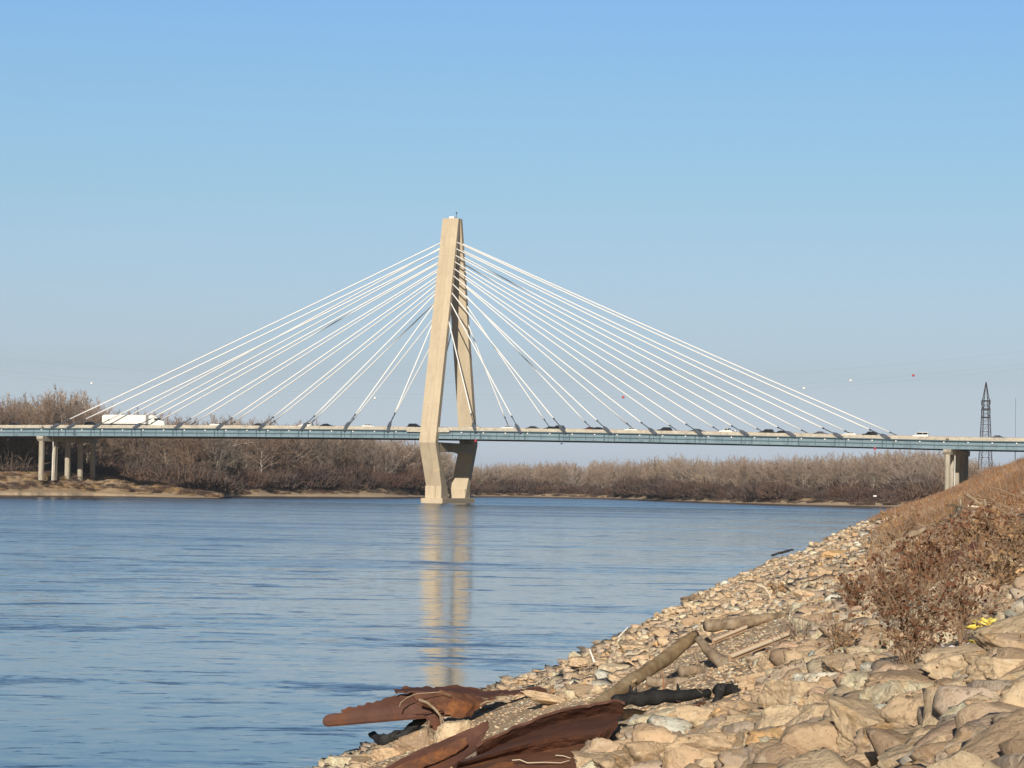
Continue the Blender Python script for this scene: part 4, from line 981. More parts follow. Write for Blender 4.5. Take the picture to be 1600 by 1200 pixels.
# ------------------------------------------------------------------ dry grass and weeds
def grass():
    r = rng; P, Hh, Wd, T = [], [], [], []
    def clumps(n, y0, y1, dlo, dhi, hmin, hmax, per, spread, thr=None):
        Y = y0 * (y1 / y0) ** r.random(n); d = r.uniform(dlo, dhi, n); X = SHX0 + SHK * Y + d
        ok = np.abs(X / Y * F) < 900
        if thr is not None: ok &= r.random(n) < sstep(d + fbm(X, Y, 8, 2) * 4 - np.interp(Y, VGY, VGT), -1.5, 2.5) * .92 + .01
        X, Y = X[ok], Y[ok]; tint = fbm(X, Y, 10, 6) * 1.7 + .5
        for k in range(per):
            a = r.normal(size=(len(X), 2)) * spread; xx, yy = X + a[:, 0], Y + a[:, 1]
            P.append(np.stack([xx, yy, bank_z(xx, yy) - .03], 1)); Hh.append(r.uniform(hmin, hmax, len(X))); Wd.append(np.maximum(.006, yy * .00012) * r.uniform(.8, 1.8, len(X))); T.append(np.clip(tint + r.normal(size=len(X)) * .12, 0, 1))
    clumps(3200, 40, 160, 9, 26, .15, .5, 8, .22, 14.0)
    clumps(9000, 120, 420, 6, 27, .3, .9, 9, .45, 14.0)
    clumps(6500, 350, 1000, 1, 30, .5, 1.4, 9, 1.1, 13.0)
    clumps(500, 26, 60, 9, 16, .12, .4, 8, .12, 13.0)
    P = np.concatenate(P); Hh = np.concatenate(Hh); Wd = np.concatenate(Wd); T = np.concatenate(T); n = len(P)
    D = np.stack([r.normal(size=n) * .28, r.normal(size=n) * .28, np.ones(n)], 1); D2 = D + np.stack([r.normal(size=n) * .35, r.normal(size=n) * .35, np.zeros(n)], 1)
    a = r.random(n) * 6.28; S = np.stack([np.cos(a), np.sin(a) * .4, a * 0], 1)
    m1 = P + D * (Hh * .55)[:, None]; tp = m1 + D2 * (Hh * .45)[:, None]
    w_ = Wd[:, None]; V = np.stack([P - S * w_, P + S * w_, m1 + S * w_ * .8, m1 - S * w_ * .8, tp], 1).reshape(-1, 3); b = np.arange(n)[:, None] * 5
    me = mesh_np('dry_grass', V, [b + np.array([[0, 1, 2, 3]]), b + np.array([[3, 2, 4]])])
    at_ = me.attributes.new('tint', 'FLOAT', 'POINT'); at_.data.foreach_set('value', np.repeat(T, 5).astype(np.float32))
    tag(link('dry_grass', me, M['grass']), 'dry orange-brown grass and weeds covering the upper slope', 'grass', kind='stuff')
grass()
def weeds():
    items = []
    for i in range(1500):
        Y = 32 * (900 / 32) ** random.random(); d = random.uniform(3, 25); X = SHX0 + SHK * Y + d
        if abs(X / Y * F) > 900 or d + float(fbm(X, Y, 8, 2)) * 4 < np.interp(Y, VGY, VGT) + random.uniform(-1.5, 2): continue
        h = random.uniform(.18, .55) * (1 + min(Y, 500) / 350); items.append((bp2[i % 5], (X, Y, float(bank_z(X, Y)) - .05), (h, h, h), random.random() * 6.28, random.random()))
    for i in range(260):
        Y = 130 * (760 / 130) ** random.random(); d = random.uniform(20, 26); X = SHX0 + SHK * Y + d
        h = random.uniform(.5, 1.5) * (.4 + Y / 500); items.append((bp2[i % 5], (X, Y, float(bank_z(X, Y)) - .05), (h * .7, h * .7, h), random.random() * 6.28, random.random()))
    scatter_mesh(items, 'dry_weeds', M['weeds'], 'dead brown weed clumps standing among the grass of the upper slope', 'weeds')
bp2 = [bush_proto(20 + i, 150, 1.0, .014) for i in range(5)]
M['weeds'] = mat('dry_weeds', (.27, .175, .11), .9, c2=(.18, .10, .06), scale=.5, rand=.4, attr='tint')
weeds()
def twigs():
    segs = []
    for i in range(3400):
        px = random.uniform(1370, 1620); py = random.uniform(775, 1000) if i > 1500 else random.uniform(880, 1195)
        if i <= 1500: px = random.uniform(880, 1620)
        p = gpt(px, py)
        if p.y > 240 or p.z < .8: continue
        s_ = p.y / F * (1.1 if i > 1500 else .55); Ln = random.choice([random.uniform(5, 18), random.uniform(5, 18), random.uniform(16, 42)]) * s_; a = random.random() * 6.28
        d = Vector((math.cos(a), math.sin(a) * .6, random.uniform(-.1, .5))); d.normalize(); p = p + Vector((0, -.1, random.uniform(.03, .22)))
        q = p + d * Ln; segs.append((np.array(p), np.array(q), random.uniform(.5, 1.2) * s_, .35 * s_))
        if random.random() < .4:
            m = p.lerp(q, .5); e = m + (d + Vector((random.gauss(0, .6), 0, random.gauss(.3, .4)))) * Ln * .4; segs.append((np.array(m), np.array(e), .5 * s_, .3 * s_))
    V, Q = tri_tubes(segs, 5); tag(link('broken_twigs', mesh_np('broken_twigs', V, Q, True), mat('broken_twig_wood', (.46, .36, .25), .85, c2=(.24, .165, .11), scale=1.2)), 'broken twigs and sticks strewn over the slope', 'twigs', kind='stuff')
twigs()
def litter():     # fallen leaves and broken twigs between the stones
    r = rng; n = 9000; Y = 20 * (130 / 20) ** r.random(n); d = r.uniform(9, 17, n); X = SHX0 + SHK * Y + d
    ok = (np.abs(X / Y * F) < 880) & (r.random(n) < sstep(d + fbm(X, Y, 6, 12) * 6, 11, 14)); X, Y = X[ok], Y[ok]; n = len(X)
    Z = bank_z(X, Y) + r.uniform(.03, .32, n); s = r.uniform(.016, .042, n) * np.clip(Y / 45, .4, 1.8)
    u = r.normal(size=(n, 3)); u /= np.linalg.norm(u, axis=1, keepdims=True); v = np.cross(u, r.normal(size=(n, 3))); v /= np.linalg.norm(v, axis=1, keepdims=True)
    C = np.stack([X, Y, Z], 1); s = s[:, None]
    V = np.stack([C - u * s, C + v * s * .6, C + u * s, C - v * s * .6], 1).reshape(-1, 3)
    me = mesh_np('leaf_litter', V, np.arange(4 * n).reshape(-1, 4)); tag(link('leaf_litter', me, M['leaf']), 'scattered dead red-brown leaves caught among stones and weeds', 'leaves', kind='stuff')
litter()
def shrub(px, py, wpx, hpx, nst, nleaf, label, leafm='leaf', seed=0, lean=0):
    r = np.random.default_rng(seed + 40); p = gpt(px, py); s = p.y / F; root = empty('dry_shrub', p); tag(root, label, 'shrub')
    segs = []; LP = []; w_, h = wpx * s / 2, hpx * s
    for i in range(nst):
        a = r.random() * 6.28; e = np.array([math.cos(a) * w_ * r.uniform(.3, 1) + lean * w_, math.sin(a) * w_ * .7 * r.uniform(.2, 1), h * r.uniform(.5, 1)])
        q = np.zeros(3); pts = [q]; n = 6
        for j in range(n):
            f = (j + 1) / n; pts.append(e * np.array([f ** 1.2, f ** 1.2, f ** .85]) + r.normal(size=3) * .03 * h)
        for j in range(n): segs.append((pts[j], pts[j + 1], .007 * (1 - j / 8) * (p.y / 35), .007 * (1 - (j + 1) / 8) * (p.y / 35)))
        for j in range(2, n + 1):
            for k in range(2):
                dd = r.normal(size=3) * .5 + (pts[j] - pts[j - 1]) / (np.linalg.norm(pts[j] - pts[j - 1]) + 1e-6); b = pts[j] + dd * h * .16; segs.append((pts[j], b, .0035 * (p.y / 30), .002 * (p.y / 30)))
                LP += [b, (b + pts[j]) / 2]
    V, Q = tri_tubes(segs, 4); link('stems', mesh_np('stems', V, Q), M['twig_near'], root)
    nleaf = int(nleaf * 1.5)
    if nleaf:
        LP = np.array(LP); idx = r.integers(len(LP), size=nleaf); C = LP[idx] + r.normal(size=(nleaf, 3)) * .035 * h; n = nleaf
        u = r.normal(size=(n, 3)); u /= np.linalg.norm(u, axis=1, keepdims=True); v = np.cross(u, r.normal(size=(n, 3))); v /= np.linalg.norm(v, axis=1, keepdims=True)
        sz = r.uniform(2.2, 6.0, n)[:, None] * s
        Vl = np.stack([C - u * sz, C - u * sz * .2 + v * sz * .6, C + u * sz, C - u * sz * .1 - v * sz * .6], 1).reshape(-1, 3)
        link('leaves', mesh_np('leaves', Vl, np.arange(4 * n).reshape(-1, 4)), M[leafm], root)
shrub(1420, 1068, 150, 175, 26, 420, 'largest bush of bare stems with dark red dead leaves on the slope', 'leaf', 1)
shrub(1500, 1010, 110, 140, 18, 260, 'red-leaved bush directly left of the yellow plastic', 'leaf', 2)
shrub(1385, 985, 90, 110, 14, 200, 'red-leaved bush at the left end of the brush, above the pale rounded boulder', 'leaf', 3)
shrub(1310, 1040, 75, 75, 16, 60, 'small tan twiggy tuft above the round white stone', 'leaf_tan', 4)
shrub(1440, 930, 110, 90, 16, 260, 'red-leaved bush around the square rusty plate', 'leaf', 5)
shrub(1560, 940, 130, 120, 20, 300, 'orange-leaved bush at the right edge above the yellow plastic', 'leaf_tan', 6)
shrub(1580, 880, 110, 80, 16, 200, 'dark-leaved bush at the right edge of the picture on the upper slope', 'leaf', 7)
shrub(1430, 1130, 55, 45, 14, 30, 'small dark dry shrub between pale boulders near the bottom', 'leaf_tan', 8)
shrub(1335, 960, 70, 60, 10, 120, 'sparse leafy weed left of the brush, beside pale boulders', 'leaf', 9)
shrub(1520, 860, 110, 60, 14, 160, 'thin red-brown weed patch above the square rusty plate', 'leaf', 10)
shrub(1405, 850, 80, 50, 12, 60, 'tan weed clump left of the gnarled stump', 'leaf_tan', 11)
shrub(855, 1102, 60, 26, 10, 20, 'low tan weed behind the rusty sheet', 'leaf_tan', 12)
shrub(1215, 935, 40, 24, 8, 20, 'tiny tan weed alone on the middle of the rocky slope', 'leaf_tan', 13)

# ------------------------------------------------------------------ driftwood and debris
def on(px, py, Y): return at(px, py, Y)
def log(nm, pts, rad, m_, label, cat, Yv=None, k=18, jit=.07, knots=3):
    """pts: pixel polyline; distance from Yv list"""
    P = [at(px, py, y) for (px, py), y in zip(pts, Yv)]
    Q, Rr = [], []; n = len(P)
    for i in range(n - 1):
        for j in range(9):
            f = j / 9; p = P[i].lerp(P[i + 1], f); rr = rad[i] + (rad[i + 1] - rad[i]) * f
            Q.append(p + Vector((random.gauss(0, 1), random.gauss(0, 1), random.gauss(0, 1))) * (rr / F * p.y * .012)); Rr.append(rr / F * p.y * random.uniform(.99, 1.01))
    Q.append(P[-1]); Rr.append(rad[-1] / F * P[-1].y)
    root = empty(nm, P[0]); tag(root, label, cat)
    mb = MB(); mb.tube([q - P[0] for q in Q], Rr, k, True, jit); mb.build('stem', m_, root, smooth=True)
    for i in range(knots):
        j = random.randrange(2, len(Q) - 2); d = Vector((random.gauss(0, 1), random.gauss(0, .6) - .5, abs(random.gauss(0, 1)))).normalized()
        kb = MB(); o = Q[j] - P[0]; kb.tube([o, o + d * Rr[j] * 1.3, o + d * Rr[j] * 1.8 + Vector((0, 0, .02))], [Rr[j] * .35, Rr[j] * .25, Rr[j] * .12], 8); kb.build('branch_stub', m_, root, smooth=True)
    return root
def gy(px, py): return gpt(px, py).y
YA = gy(1010, 1085) - .8
log('log', [(918, 1110), (975, 1073), (1035, 1032), (1085, 994)], [9, 10.5, 11, 9.5], M['log'], 'long straight brown driftwood log slanting up to the right, left of the planks', 'log', [YA - 2.2, YA - .6, YA + 1, YA + 2.2])
log('log', [(1090, 998), (1115, 1025), (1150, 1052)], [6, 9, 15], M['log_grey'], 'short tan driftwood log with a flared root end meeting the long log', 'log', [YA + 2.0, YA + 1.2, YA + .6])
Y2 = gy(1160, 985) - .8
log('log', [(1102, 978), (1150, 974), (1200, 966), (1232, 962)], [9, 10, 8, 5], M['log_grey'], 'grey driftwood log lying level above the pale planks', 'log', [Y2, Y2 + .3, Y2 + .8, Y2 + 1.4])
log('log', [(1062, 1050), (1090, 1046), (1120, 1058), (1140, 1072)], [8, 8, 7, 5], M['log_grey'], 'curved pale driftwood piece under the long slanting log', 'log', [YA, YA + .2, YA - .2, YA - .6])
log('log', [(1010, 1064), (1045, 1068), (1075, 1066)], [7, 9, 8], M['log_grey'], 'stubby tan driftwood chunk resting on the charred log', 'log', [YA - .5, YA - .5, YA - .4])
Y3 = gy(1040, 1112) - 1.3
log('charred_log', [(958, 1096), (1000, 1091), (1050, 1089), (1108, 1082)], [9, 12, 11, 7], M['char'], 'thick black charred log lying level at the end of the rusty sheet', 'log', [Y3 - .2, Y3, Y3 + .2, Y3 + .5], 8, .13, 4)
log('charred_log', [(1118, 1078), (1150, 1078), (1188, 1068)], [8, 8, 8], M['char'], 'shorter black charred log right of the thick one', 'log', [Y3 + .3, Y3 + .5, Y3 + .9], 12, .16, 3)
log('charred_log', [(1116, 1100), (1124, 1088), (1130, 1070)], [6, 6, 5], M['char'], 'black charred stub standing upright between the two charred logs', 'log', [Y3 + .1, Y3 + .2, Y3 + .3], 10, .16, 1)
log('charred_branch', [(578, 1148), (600, 1158), (640, 1140), (668, 1122)], [4, 9, 8, 4], M['char'], 'black burnt branch on the stones under the torn rusty beam', 'branch', [61, 60.5, 60.5, 60.5], 10, .25, 7)
log('branch', [(1205, 868), (1222, 863), (1240, 859)], [1.5, 2, 1.5], M['char'], 'dark wet branch lying at the water edge below the far grass', 'branch', [gy(1215, 872)] * 3, 8, .2, 1)
log('branch', [(1320, 838), (1332, 830), (1346, 829)], [2.5, 2.5, 2], M['log_grey'], 'dark curved branch reaching over the water high up the shore', 'branch', [gy(1340, 834)] * 3, 8, .2, 0)
log('branch', [(1182, 913), (1195, 918), (1203, 930), (1206, 942)], [1.8, 2, 2, 2], M['straw'], 'thin pale curved branch alone on the middle of the rocks', 'branch', [gy(1203, 940)] * 4, 8, .1, 1)
log('branch', [(1380, 872), (1398, 850), (1420, 838), (1446, 826)], [7, 7, 6, 4], M['log_grey'], 'weathered grey branch lying along the slope below the gnarled stump', 'branch', [gy(1400, 872)] * 4, 10, .2, 3)
# gnarled stump
ps = gpt(1490, 822); ps = at(1490, 824, ps.y - 3.5); st = empty('tree_stump', ps); tag(st, 'gnarled dark grey stump with twisted roots among grass on the upper slope', 'stump'); s_ = ps.y / F
mb = MB(); rs = random.Random(5)
mb.tube([Vector((x, rs.gauss(0, 1), z)) * s_ for x, z in ((-6, 0), (-2, 8), (3, 17), (8, 26), (11, 34))], [6.5 * s_, 6 * s_, 5 * s_, 4 * s_, 2.4 * s_], 12, True, .16)
mb.build('trunk', mat('stump_wood', (.24, .20, .15), .9, c2=(.07, .06, .05), scale=6, bump=.03, bscale=14), st, smooth=True)
mb = MB()
for i in range(17):
    b0 = rs.choice([(-4, 3), (-1, 10), (2, 16), (6, 22), (9, 30)]); a = rs.uniform(-.5, 3.6); Ln = rs.uniform(10, 24); q = [Vector((b0[0], 0, b0[1]))]; dx, dz = math.cos(a), math.sin(a) * .8
    for j in range(6):
        dx += rs.gauss(0, .3); dz += rs.gauss(0, .3) - .08; q.append(q[-1] + Vector((dx, rs.gauss(-.2, .5), dz)) * Ln / 6)
    r0 = rs.uniform(1.2, 2.8); mb.tube([v * s_ for v in q], [r0 * (1 - j / 7.5) * s_ for j in range(7)], 8, True, .12)
mb.build('roots', mat('root_wood', (.20, .165, .12), .9, c2=(.045, .04, .035), scale=5, bump=.03, bscale=14), st, smooth=True)
mb = MB(); mb.tube([Vector((10.5, 0, 32)) * s_, Vector((11, -1, 40)) * s_, Vector((9.5, 0, 46)) * s_], [2.6 * s_, 2.2 * s_, .8 * s_], 9, True, .15); mb.build('broken_top', M['log_grey'], st, smooth=True)
def stick(pts, r_, m_, label, Y=None, nm='stick', cat='stick'):
    log(nm, pts, r_ if hasattr(r_, '__len__') else [r_] * len(pts), m_, label, cat, [Y or gy(*pts[0])] * len(pts), 8, .08, 0)
sticks = [
 ([(1510, 772), (1528, 785), (1540, 795)], [3, 2.5, 2], 'log_grey', 'pale stick pointing up-left in the driftwood tangle on the upper slope'),
 ([(1512, 790), (1530, 793), (1548, 797)], [1.8, 2, 1.5], 'straw', 'thin bleached stick lying level in the driftwood tangle on the upper slope'),
 ([(1503, 831), (1520, 836), (1536, 840)], [2.5, 2.5, 1.5], 'straw', 'bright white stick just right of and below the gnarled stump'),
 ([(1518, 830), (1532, 838), (1542, 836)], [2, 2.5, 2], 'log_grey', 'forked tan stick beside the bright white stick'),
 ([(1538, 780), (1542, 800), (1545, 830)], [3, 2.5, 2], 'log_grey', 'upright tan branch in the driftwood tangle on the upper slope'),
 ([(1545, 792), (1565, 790), (1590, 778)], [2, 2, 1.5], 'log_grey', 'long tan stick reaching right from the driftwood tangle'),
 ([(1500, 825), (1520, 805), (1535, 792)], [2, 2.5, 2], 'log_grey', 'tan branch slanting up between stump and tangle'),
 ([(1428, 796), (1442, 790), (1450, 788), (1458, 782)], [1.6, 1.8, 1.6, 1], 'straw', 'crooked pale branch left of the gnarled stump'),
 ([(1403, 836), (1412, 828), (1422, 822)], [1.5, 1.5, 1], 'straw', 'short pale stick low in the grass left of the stump'),
 ([(1140, 1075), (1155, 1068), (1172, 1058)], [2.5, 2.2, 1.4], 'straw', 'pale split stick lying on the shorter charred log'),
 ([(1062, 1060), (1082, 1052), (1102, 1040)], [1.8, 1.8, 1], 'log_grey', 'thin stick crossing the curved driftwood'),
 ([(1085, 1020), (1090, 1035), (1085, 1050)], [3, 2.5, 2.5], 'log_grey', 'short upright stick under the tip of the long log'),
 ([(1130, 1060), (1170, 1062), (1215, 1045)], [1.5, 1.5, 1], 'twig_near', 'long thin dark twig right of the flared driftwood end'),
 ([(1030, 1140), (1060, 1136), (1080, 1126)], [1.6, 2, 1.2], 'log_grey', 'thin stick on the stones below the charred log'),
 ([(905, 1197), (930, 1178), (965, 1172), (1010, 1150)], [2, 2, 1.6, 1], 'twig_near', 'long dark root lying at the lower right of the rusty sheet'),
 ([(1463, 1023), (1500, 1017), (1520, 1018)], [1, 1, .8], 'straw', 'thin pale stick above the white litter'),
]
for pts, r_, m_, lab in sticks:
    b = pts[0] if pts[0][1] > pts[-1][1] else pts[-1]
    stick(pts, r_, M[m_], lab, gy(b[0], b[1] + 4) - (2.2 if b[1] < 850 else .5))
# two bleached reeds by the water
for (a, b, c, lab) in (((958, 1012), (966, 996), (981, 980), 'bleached reed stalk leaning right, standing above the water line'), ((936, 1057), (929, 1035), (921, 1014), 'bleached reed stalk leaning left, left of the long log')):
    Yr = gy(a[0], a[1] + 3) - .1; root = empty('reed_stalk', at(*a, Yr)); tag(root, lab, 'reed')
    mb = MB(); o = at(*a, Yr); mb.tube([at(*a, Yr) - o, at(*b, Yr) - o], [.012, .014], 6); mb.build('stem', M['log_grey'], root)
    mb = MB(); mb.tube([at(*b, Yr) - o, at(*c, Yr) - o], [.022, .014], 6); mb.build('bleached_tip', M['white'], root)
# planks
def plank(p0, p1, wpx, th, label, Y, m_='plank', tilt=.5):
    a, b = at(*p0, Y), at(*p1, Y + .5); s = Y / F; root = empty('plank', a); tag(root, label, 'plank')
    d = (b - a); wv = Vector((0, tilt, -1)).normalized() * wpx * s; tv = d.cross(wv).normalized() * th
    o = Vector((0, 0, 0)); mb = MB(); mb.hexa([o, d, d + wv, o + wv, o + tv, d + tv, d + wv + tv, o + wv + tv]); mb.build('board', M[m_], root, bevel=.006)
    bm_ = MB(); e = d * .02; bm_.hexa([e - tv * 1.2, d * .97 - tv * 1.2, d * .97 + wv * .3 - tv * 1.2, e + wv * .3 - tv * 1.2, e + tv * -.05, d * .97 + tv * -.05, d * .97 + wv * .3 + tv * -.05, e + wv * .3 + tv * -.05]); bm_.build('batten', M['straw'] if m_ == 'plank' else M[m_], root, bevel=.005)
plank((1114, 999), (1168, 977), 9, .03, 'short pinkish sawn plank under the level grey log', Y2 - .8)
plank((1140, 1024), (1236, 986), 12, .03, 'long pale pinkish sawn plank right of the flared driftwood', gy(1190, 1028) - .8)
# rusty steel
def sheet(parent, nm, rows, m_, th=.02, sub=2, wob=.004):
    """rows: list of polylines [(px,py,Y)...] of equal length"""
    n = len(rows[0]); mb = MB(); o = parent.location
    R2 = []
    for row in rows:
        out = []
        for i in range(n - 1):
            for j in range(9):
                f = j / 9; a, b = row[i], row[i + 1]; out.append(at(*[a[q] + (b[q] - a[q]) * f for q in range(3)]))
        out.append(at(*row[-1])); R2.append(out)
    for i in range(len(R2) - 1):
        for s in range(3):
            pass
    rows3 = []
    for i in range(len(R2) - 1):
        for s in range(6): rows3.append([R2[i][j].lerp(R2[i + 1][j], s / 6) for j in range(len(R2[0]))])
    rows3.append(R2[-1]); k = len(rows3[0]); base = 0
    nr = len(rows3)
    for ri, r_ in enumerate(rows3):
        for ci, p in enumerate(r_):
            if ri in (0, nr - 1) or ci in (0, k - 1):      # torn, flaked edges
                p = p + Vector((mn.noise(p * 9), mn.noise(p * 9 + Vector((5, 0, 0))), mn.noise(p * 9 + Vector((0, 5, 0))))) * (.05 if parent is ra else .018) + Vector((0, 0, mn.noise(p * 28) * (.025 if parent is ra else .008)))
            dn_ = mn.noise(p * 6.5) * .018 + mn.noise(p * 19) * .007; p = p + Vector((0, dn_, dn_ * .5))
            q = p * 1.7; mb.v.append(tuple(p - o + Vector((mn.noise(q), mn.noise(q + Vector((9, 0, 0))), mn.noise(q + Vector((0, 9, 0))))) * wob * 6))
    for i in range(len(rows3) - 1):
        for j in range(k - 1): a = i * k + j; mb.f.append((a, a + 1, a + k + 1, a + k))
    return mb.build(nm, m_, parent, smooth=False, solid=th, fix=True)
YR = 60.0
ra = empty('rusty_beam', at(700, 1115, YR)); tag(ra, 'torn rusty steel beam jutting left over the water with a rounded tip', 'scrap steel')
# rounded lower flange
mb = MB(); o = ra.location; rings = []
for f in np.concatenate([np.linspace(0.0006, .05, 9), np.linspace(.07, 1, 20)]):
    px = 504 + (712 - 504) * f; py = 1127 + (1104 - 1127) * f; hpx = 9.5 + 5 * f; 
    if f < .05: hpx *= math.sqrt(max(.02, 1 - ((.05 - f) / .05) ** 2))
    c = at(px, py, YR) - o; h = hpx / F * YR; rings.append([c + Vector((0, .04 * math.cos(a), h * math.sin(a))) for a in (math.pi * .5, math.pi * .25, 0, -math.pi * .25, -math.pi * .5, -math.pi * .75, math.pi, math.pi * .75)])
mb.loft(rings); mb.build('flange', M['rust'], ra)
sheet(ra, 'web', [[(533, 1108, YR + .15), (556, 1104, YR + .2), (585, 1098, YR + .25), (612, 1088, YR + .3), (650, 1084, YR + .3), (700, 1082, YR + .25), (750, 1088, YR + .3)],
                  [(535, 1112, YR + .1), (560, 1112, YR + .1), (590, 1110, YR + .1), (620, 1108, YR), (660, 1104, YR), (705, 1100, YR), (745, 1100, YR + .1)],
                  [(548, 1114, YR), (575, 1116, YR), (600, 1117, YR), (635, 1118, YR), (670, 1115, YR - .1), (700, 1116, YR - .2), (735, 1121, YR)]], M['rust'], .03, wob=.006)
sheet(ra, 'folded_plate', [[(616, 1078, YR + .6), (660, 1074, YR + .6), (712, 1073, YR + .6), (760, 1080, YR + .8), (800, 1078, YR + 1), (846, 1074, YR + 1.1), (856, 1079, YR + 1)],
                  [(620, 1083, YR + .1), (664, 1082, YR), (714, 1082, YR), (755, 1090, YR + .2), (800, 1086, YR + .5), (835, 1083, YR + .8), (852, 1086, YR + .8)]], M['rust'], .03)
sheet(ra, 'bulging_plate', [[(645, 1084, YR + .1), (690, 1080, YR - .1), (720, 1082, YR), (748, 1094, YR + .2), (775, 1092, YR + .4)],
                  [(650, 1096, YR - .05), (690, 1092, YR - .35), (715, 1096, YR - .35), (738, 1104, YR - .2), (745, 1108, YR)],
                  [(665, 1106, YR), (690, 1112, YR - .25), (706, 1120, YR - .25), (722, 1122, YR - .1), (738, 1118, YR)]], M['rust_bright'], .03, wob=.012)
sheet(ra, 'upright_plate', [[(667, 1120, YR - .1), (672, 1140, YR - .1), (676, 1168, YR - .2)], [(680, 1114, YR - .2), (684, 1140, YR - .2), (686, 1170, YR - .3)], [(688, 1118, YR - .1), (693, 1142, YR - .1), (698, 1172, YR - .2)]], M['rust'], .03)
YB = gy(850, 1200) - 1.8
rb = empty('rusty_sheet_pile', at(850, 1150, YB)); tag(rb, 'large folded rusty steel sheet pile lying along the bottom beside pale boulders', 'scrap steel')
b_ = YB
r0_ = [(742, 1166, b_), (790, 1140, b_ + .12), (840, 1120, b_ + .22), (900, 1103, b_ + .35), (952, 1094, b_ + .45), (976, 1098, b_ + .5)]
r1_ = [(744, 1184, b_ + .22), (795, 1157, b_ + .34), (845, 1141, b_ + .44), (902, 1122, b_ + .58), (950, 1113, b_ + .68), (972, 1114, b_ + .7)]
r2_ = [(716, 1192, b_ - .55), (790, 1172, b_ - .5), (850, 1155, b_ - .42), (900, 1150, b_ - .32), (935, 1149, b_ - .2), (962, 1134, b_ + .1)]
r3_ = [(706, 1204, b_ - .35), (780, 1184, b_ - .3), (850, 1171, b_ - .25), (900, 1163, b_ - .15), (928, 1166, b_ - .1), (948, 1160, b_)]
r4_ = [(700, 1216, b_ - .9), (780, 1200, b_ - .85), (850, 1190, b_ - .8), (900, 1184, b_ - .75), (918, 1180, b_ - .7), (930, 1176, b_ - .6)]
r5_ = [(700, 1240, b_ - 1.2), (780, 1222, b_ - 1.2), (850, 1212, b_ - 1.1), (896, 1204, b_ - 1.0), (908, 1198, b_ - .9), (914, 1192, b_ - .8)]
sheet(rb, 'upper_lip', [r0_, r1_], M['rust'], .03)
sheet(rb, 'body_panel', [r1_, r2_, r3_], M['rust'], .03, wob=.005)
sheet(rb, 'lower_panel', [r3_, r4_, r5_], M['rust_bright'], .03, wob=.008)
c_ = gy(690, 1195) - 1.8
rc = empty('rusty_plate', at(680, 1180, c_)); tag(rc, 'rusty steel plate with a raised squared end, lowest left of the scrap', 'scrap steel')
sheet(rc, 'panel', [[(598, 1204, c_ - .1), (650, 1176, c_ + .1), (700, 1156, c_ + .3), (735, 1138, c_ + .4), (763, 1126, c_ + .5)],
                         [(640, 1208, c_ - .3), (680, 1188, c_ - .1), (720, 1170, c_ + .1), (742, 1154, c_ + .3), (764, 1136, c_ + .4)],
                         [(680, 1216, c_ - .5), (706, 1198, c_ - .3), (728, 1184, c_ - .1), (744, 1170, c_ + .1), (754, 1150, c_ + .3)]], M['rust'], .03, wob=.006)
sheet(rc, 'folded_edge', [[(594, 1212, c_ - .4), (650, 1186, c_ - .2), (700, 1166, c_), (728, 1152, c_ + .1)], [(600, 1224, c_ - .6), (655, 1200, c_ - .4), (704, 1182, c_ - .2), (730, 1164, c_)]], M['rust_bright'], .03)
rd = empty('rusty_offcut', at(1080, 1112, Y3)); tag(rd, 'triangular rusty steel offcut under the thick charred log', 'scrap steel')
sheet(rd, 'plate', [[(1055, 1108, Y3 + .1), (1080, 1102, Y3 + .2), (1106, 1096, Y3 + .4)], [(1058, 1118, Y3 - .2), (1080, 1116, Y3 - .2), (1098, 1112, Y3)]], M['rust_bright'], .02)
Y4 = gy(1490, 902)
re_ = empty('rusty_square_plate', at(1490, 880, Y4)); tag(re_, 'square dark rust-red steel plate standing in the brush on the slope', 'scrap steel')
sheet(re_, 'plate', [[(1478, 864, Y4 + .3), (1492, 860, Y4 + .3), (1506, 858, Y4 + .3)], [(1474, 880, Y4), (1490, 878, Y4), (1507, 874, Y4)], [(1472, 898, Y4 - .2), (1490, 895, Y4 - .2), (1504, 890, Y4 - .2)]], M['rust'], .02)
sheet(re_, 'side_flange', [[(1512, 852, Y4 + .3), (1524, 846, Y4 + .4)], [(1515, 862, Y4), (1527, 858, Y4 + .1)]], M['rust'], .02)
# branch draped over the beam
def thin(pts, Y, r_, m_, label, nm='twig', cat='twig', forks=()):
    root = empty(nm, at(*pts[0], Y)); tag(root, label, cat); o = root.location
    mb = MB(); mb.tube([at(*p, Y) - o for p in pts], [r_ * (1 - .5 * i / len(pts)) for i in range(len(pts))], 7, True, .1); s = mb.build('stem', m_, root, smooth=True)
    for fk in forks:
        mb = MB(); mb.tube([at(*p, Y) - o for p in fk], r_ * .6, 6, True, .1); mb.build('side_twig', m_, root, smooth=True)
thin([(654, 1093), (668, 1098), (680, 1108), (688, 1118), (690, 1135), (686, 1148), (688, 1162)], YR - .55, .03, M['log_grey'], 'pale forked branch draped over the torn rusty beam', 'branch', 'branch', [[(687, 1143), (678, 1146), (671, 1148)], [(690, 1120), (697, 1140), (706, 1165)]])
thin([(624, 1105), (626, 1098), (636, 1090), (650, 1084), (690, 1081), (705, 1087)], YR - .5, .015, M['log_grey'], 'thin curling root lying along the top of the torn rusty beam')
thin([(800, 1188), (812, 1187), (824, 1192), (852, 1191), (876, 1192), (890, 1188)], b_ - .95, .006, M['straw'], 'thin bleached twig lying on the lowest rusty panel')
thin([(868, 1180), (880, 1181), (896, 1186), (910, 1188)], b_ - .75, .005, M['straw'], 'short bleached twig on the rusty panel near its right edge')
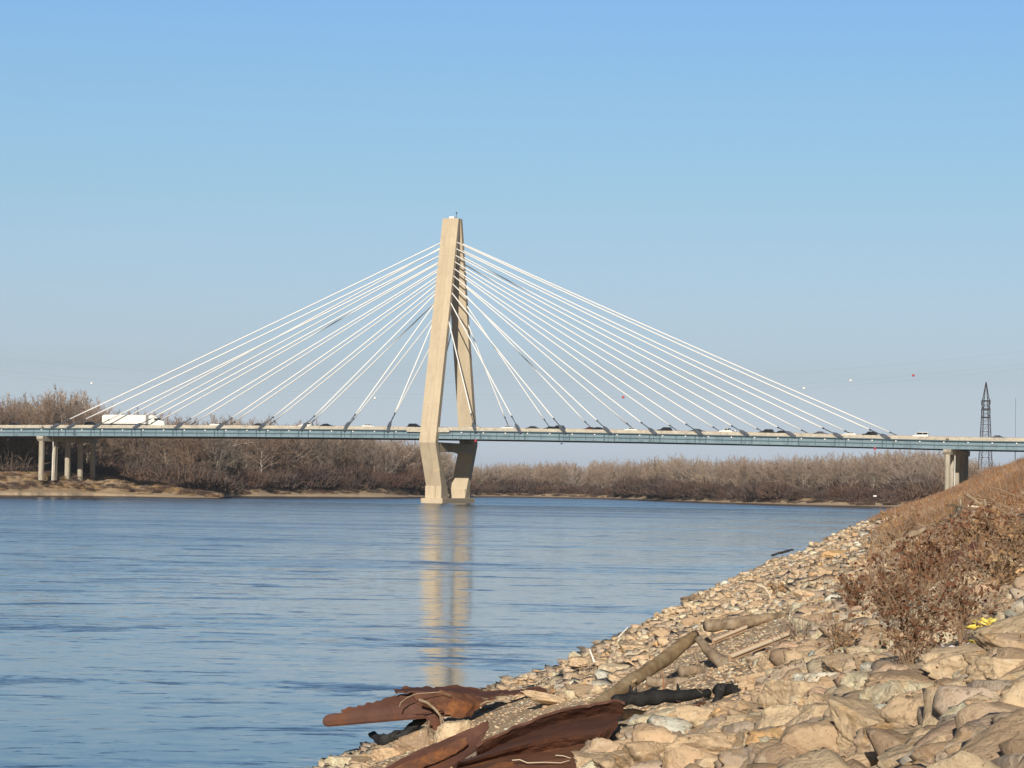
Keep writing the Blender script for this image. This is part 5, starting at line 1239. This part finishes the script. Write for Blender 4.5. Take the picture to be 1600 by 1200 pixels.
thin([(660, 1178), (664, 1160), (668, 1140), (671, 1126)], YR - .5, .045, M['log_grey'], 'brown stake leaning beside the thin rusty upright', 'stake', 'stake')
thin([(750, 1102), (760, 1096), (790, 1095), (810, 1088)], YR - .2, .02, M['log_grey'], 'tan twig behind the torn rusty beam near the white chip')
# yellow plastic, litter, chips
def crumple(px, py, wpx, hpx, m_, nm, label, cat, seed=0, dy=-.15):
    p = gpt(px, py); s = p.y / F; root = empty(nm, p); tag(root, label, cat)
    V, Fc = ico(4); out = np.array([mn.fractal(Vector(v) * 2.2 + Vector((seed * 3.1, 0, 0)), .8, 2, 5) for v in V]); V = V * (1 + out[:, None] * .75) * np.array([wpx * s / 2, .12, hpx * s / 2]) + np.array([0, dy, hpx * s * .4])
    root.location = p + (Vector((0, 0, H)) - p) * (.9 / p.y) * (1 if dy <= 0 else .3) + Vector((0, 0, .02))
    o = link('sheet', mesh_np('sheet', V, Fc), m_, root); return root
crumple(1532, 1014, 38, 15, M['yellow'], 'plastic_bag', 'bright yellow plastic sheet lying under a big pinkish boulder', 'plastic bag', 1)
crumple(1552, 990, 44, 18, M['yellow'], 'plastic_sheet', 'pale yellow plastic edge draped behind the big pinkish boulder', 'plastic', 2, .3)
crumple(1478, 1032, 42, 20, M['paper'], 'crumpled_litter', 'crumpled white litter under the red-leaved bush', 'litter', 3)
crumple(1512, 1026, 28, 16, M['paper'], 'crumpled_litter', 'smaller grey-white litter scrap right of the larger white one', 'litter', 4)
crumple(767, 1098, 12, 5, M['paper'], 'wood_chip', 'small bright white chip behind the torn rusty beam', 'chip', 5, -.1)
print('objects', len(bpy.data.objects))

hb = MB(); hb.box(-1500, 1500, -150, 3200, -5, 130); hz = hb.build('haze', None)
hm = bpy.data.materials.new('haze_air'); hm.use_nodes = True; hn = hm.node_tree.nodes; hn.remove(hn['Principled BSDF'])
hv = hn.new('ShaderNodeVolumePrincipled'); hv.inputs['Color'].default_value = (.80, .86, .95, 1); hv.inputs['Density'].default_value = 6e-5; hv.inputs['Anisotropy'].default_value = .1
hm.node_tree.links.new(hv.outputs[0], hn['Material Output'].inputs['Volume']); hz.data.materials.append(hm); tag(hz, 'thin pale haze hanging over the whole river', 'haze', kind='stuff')
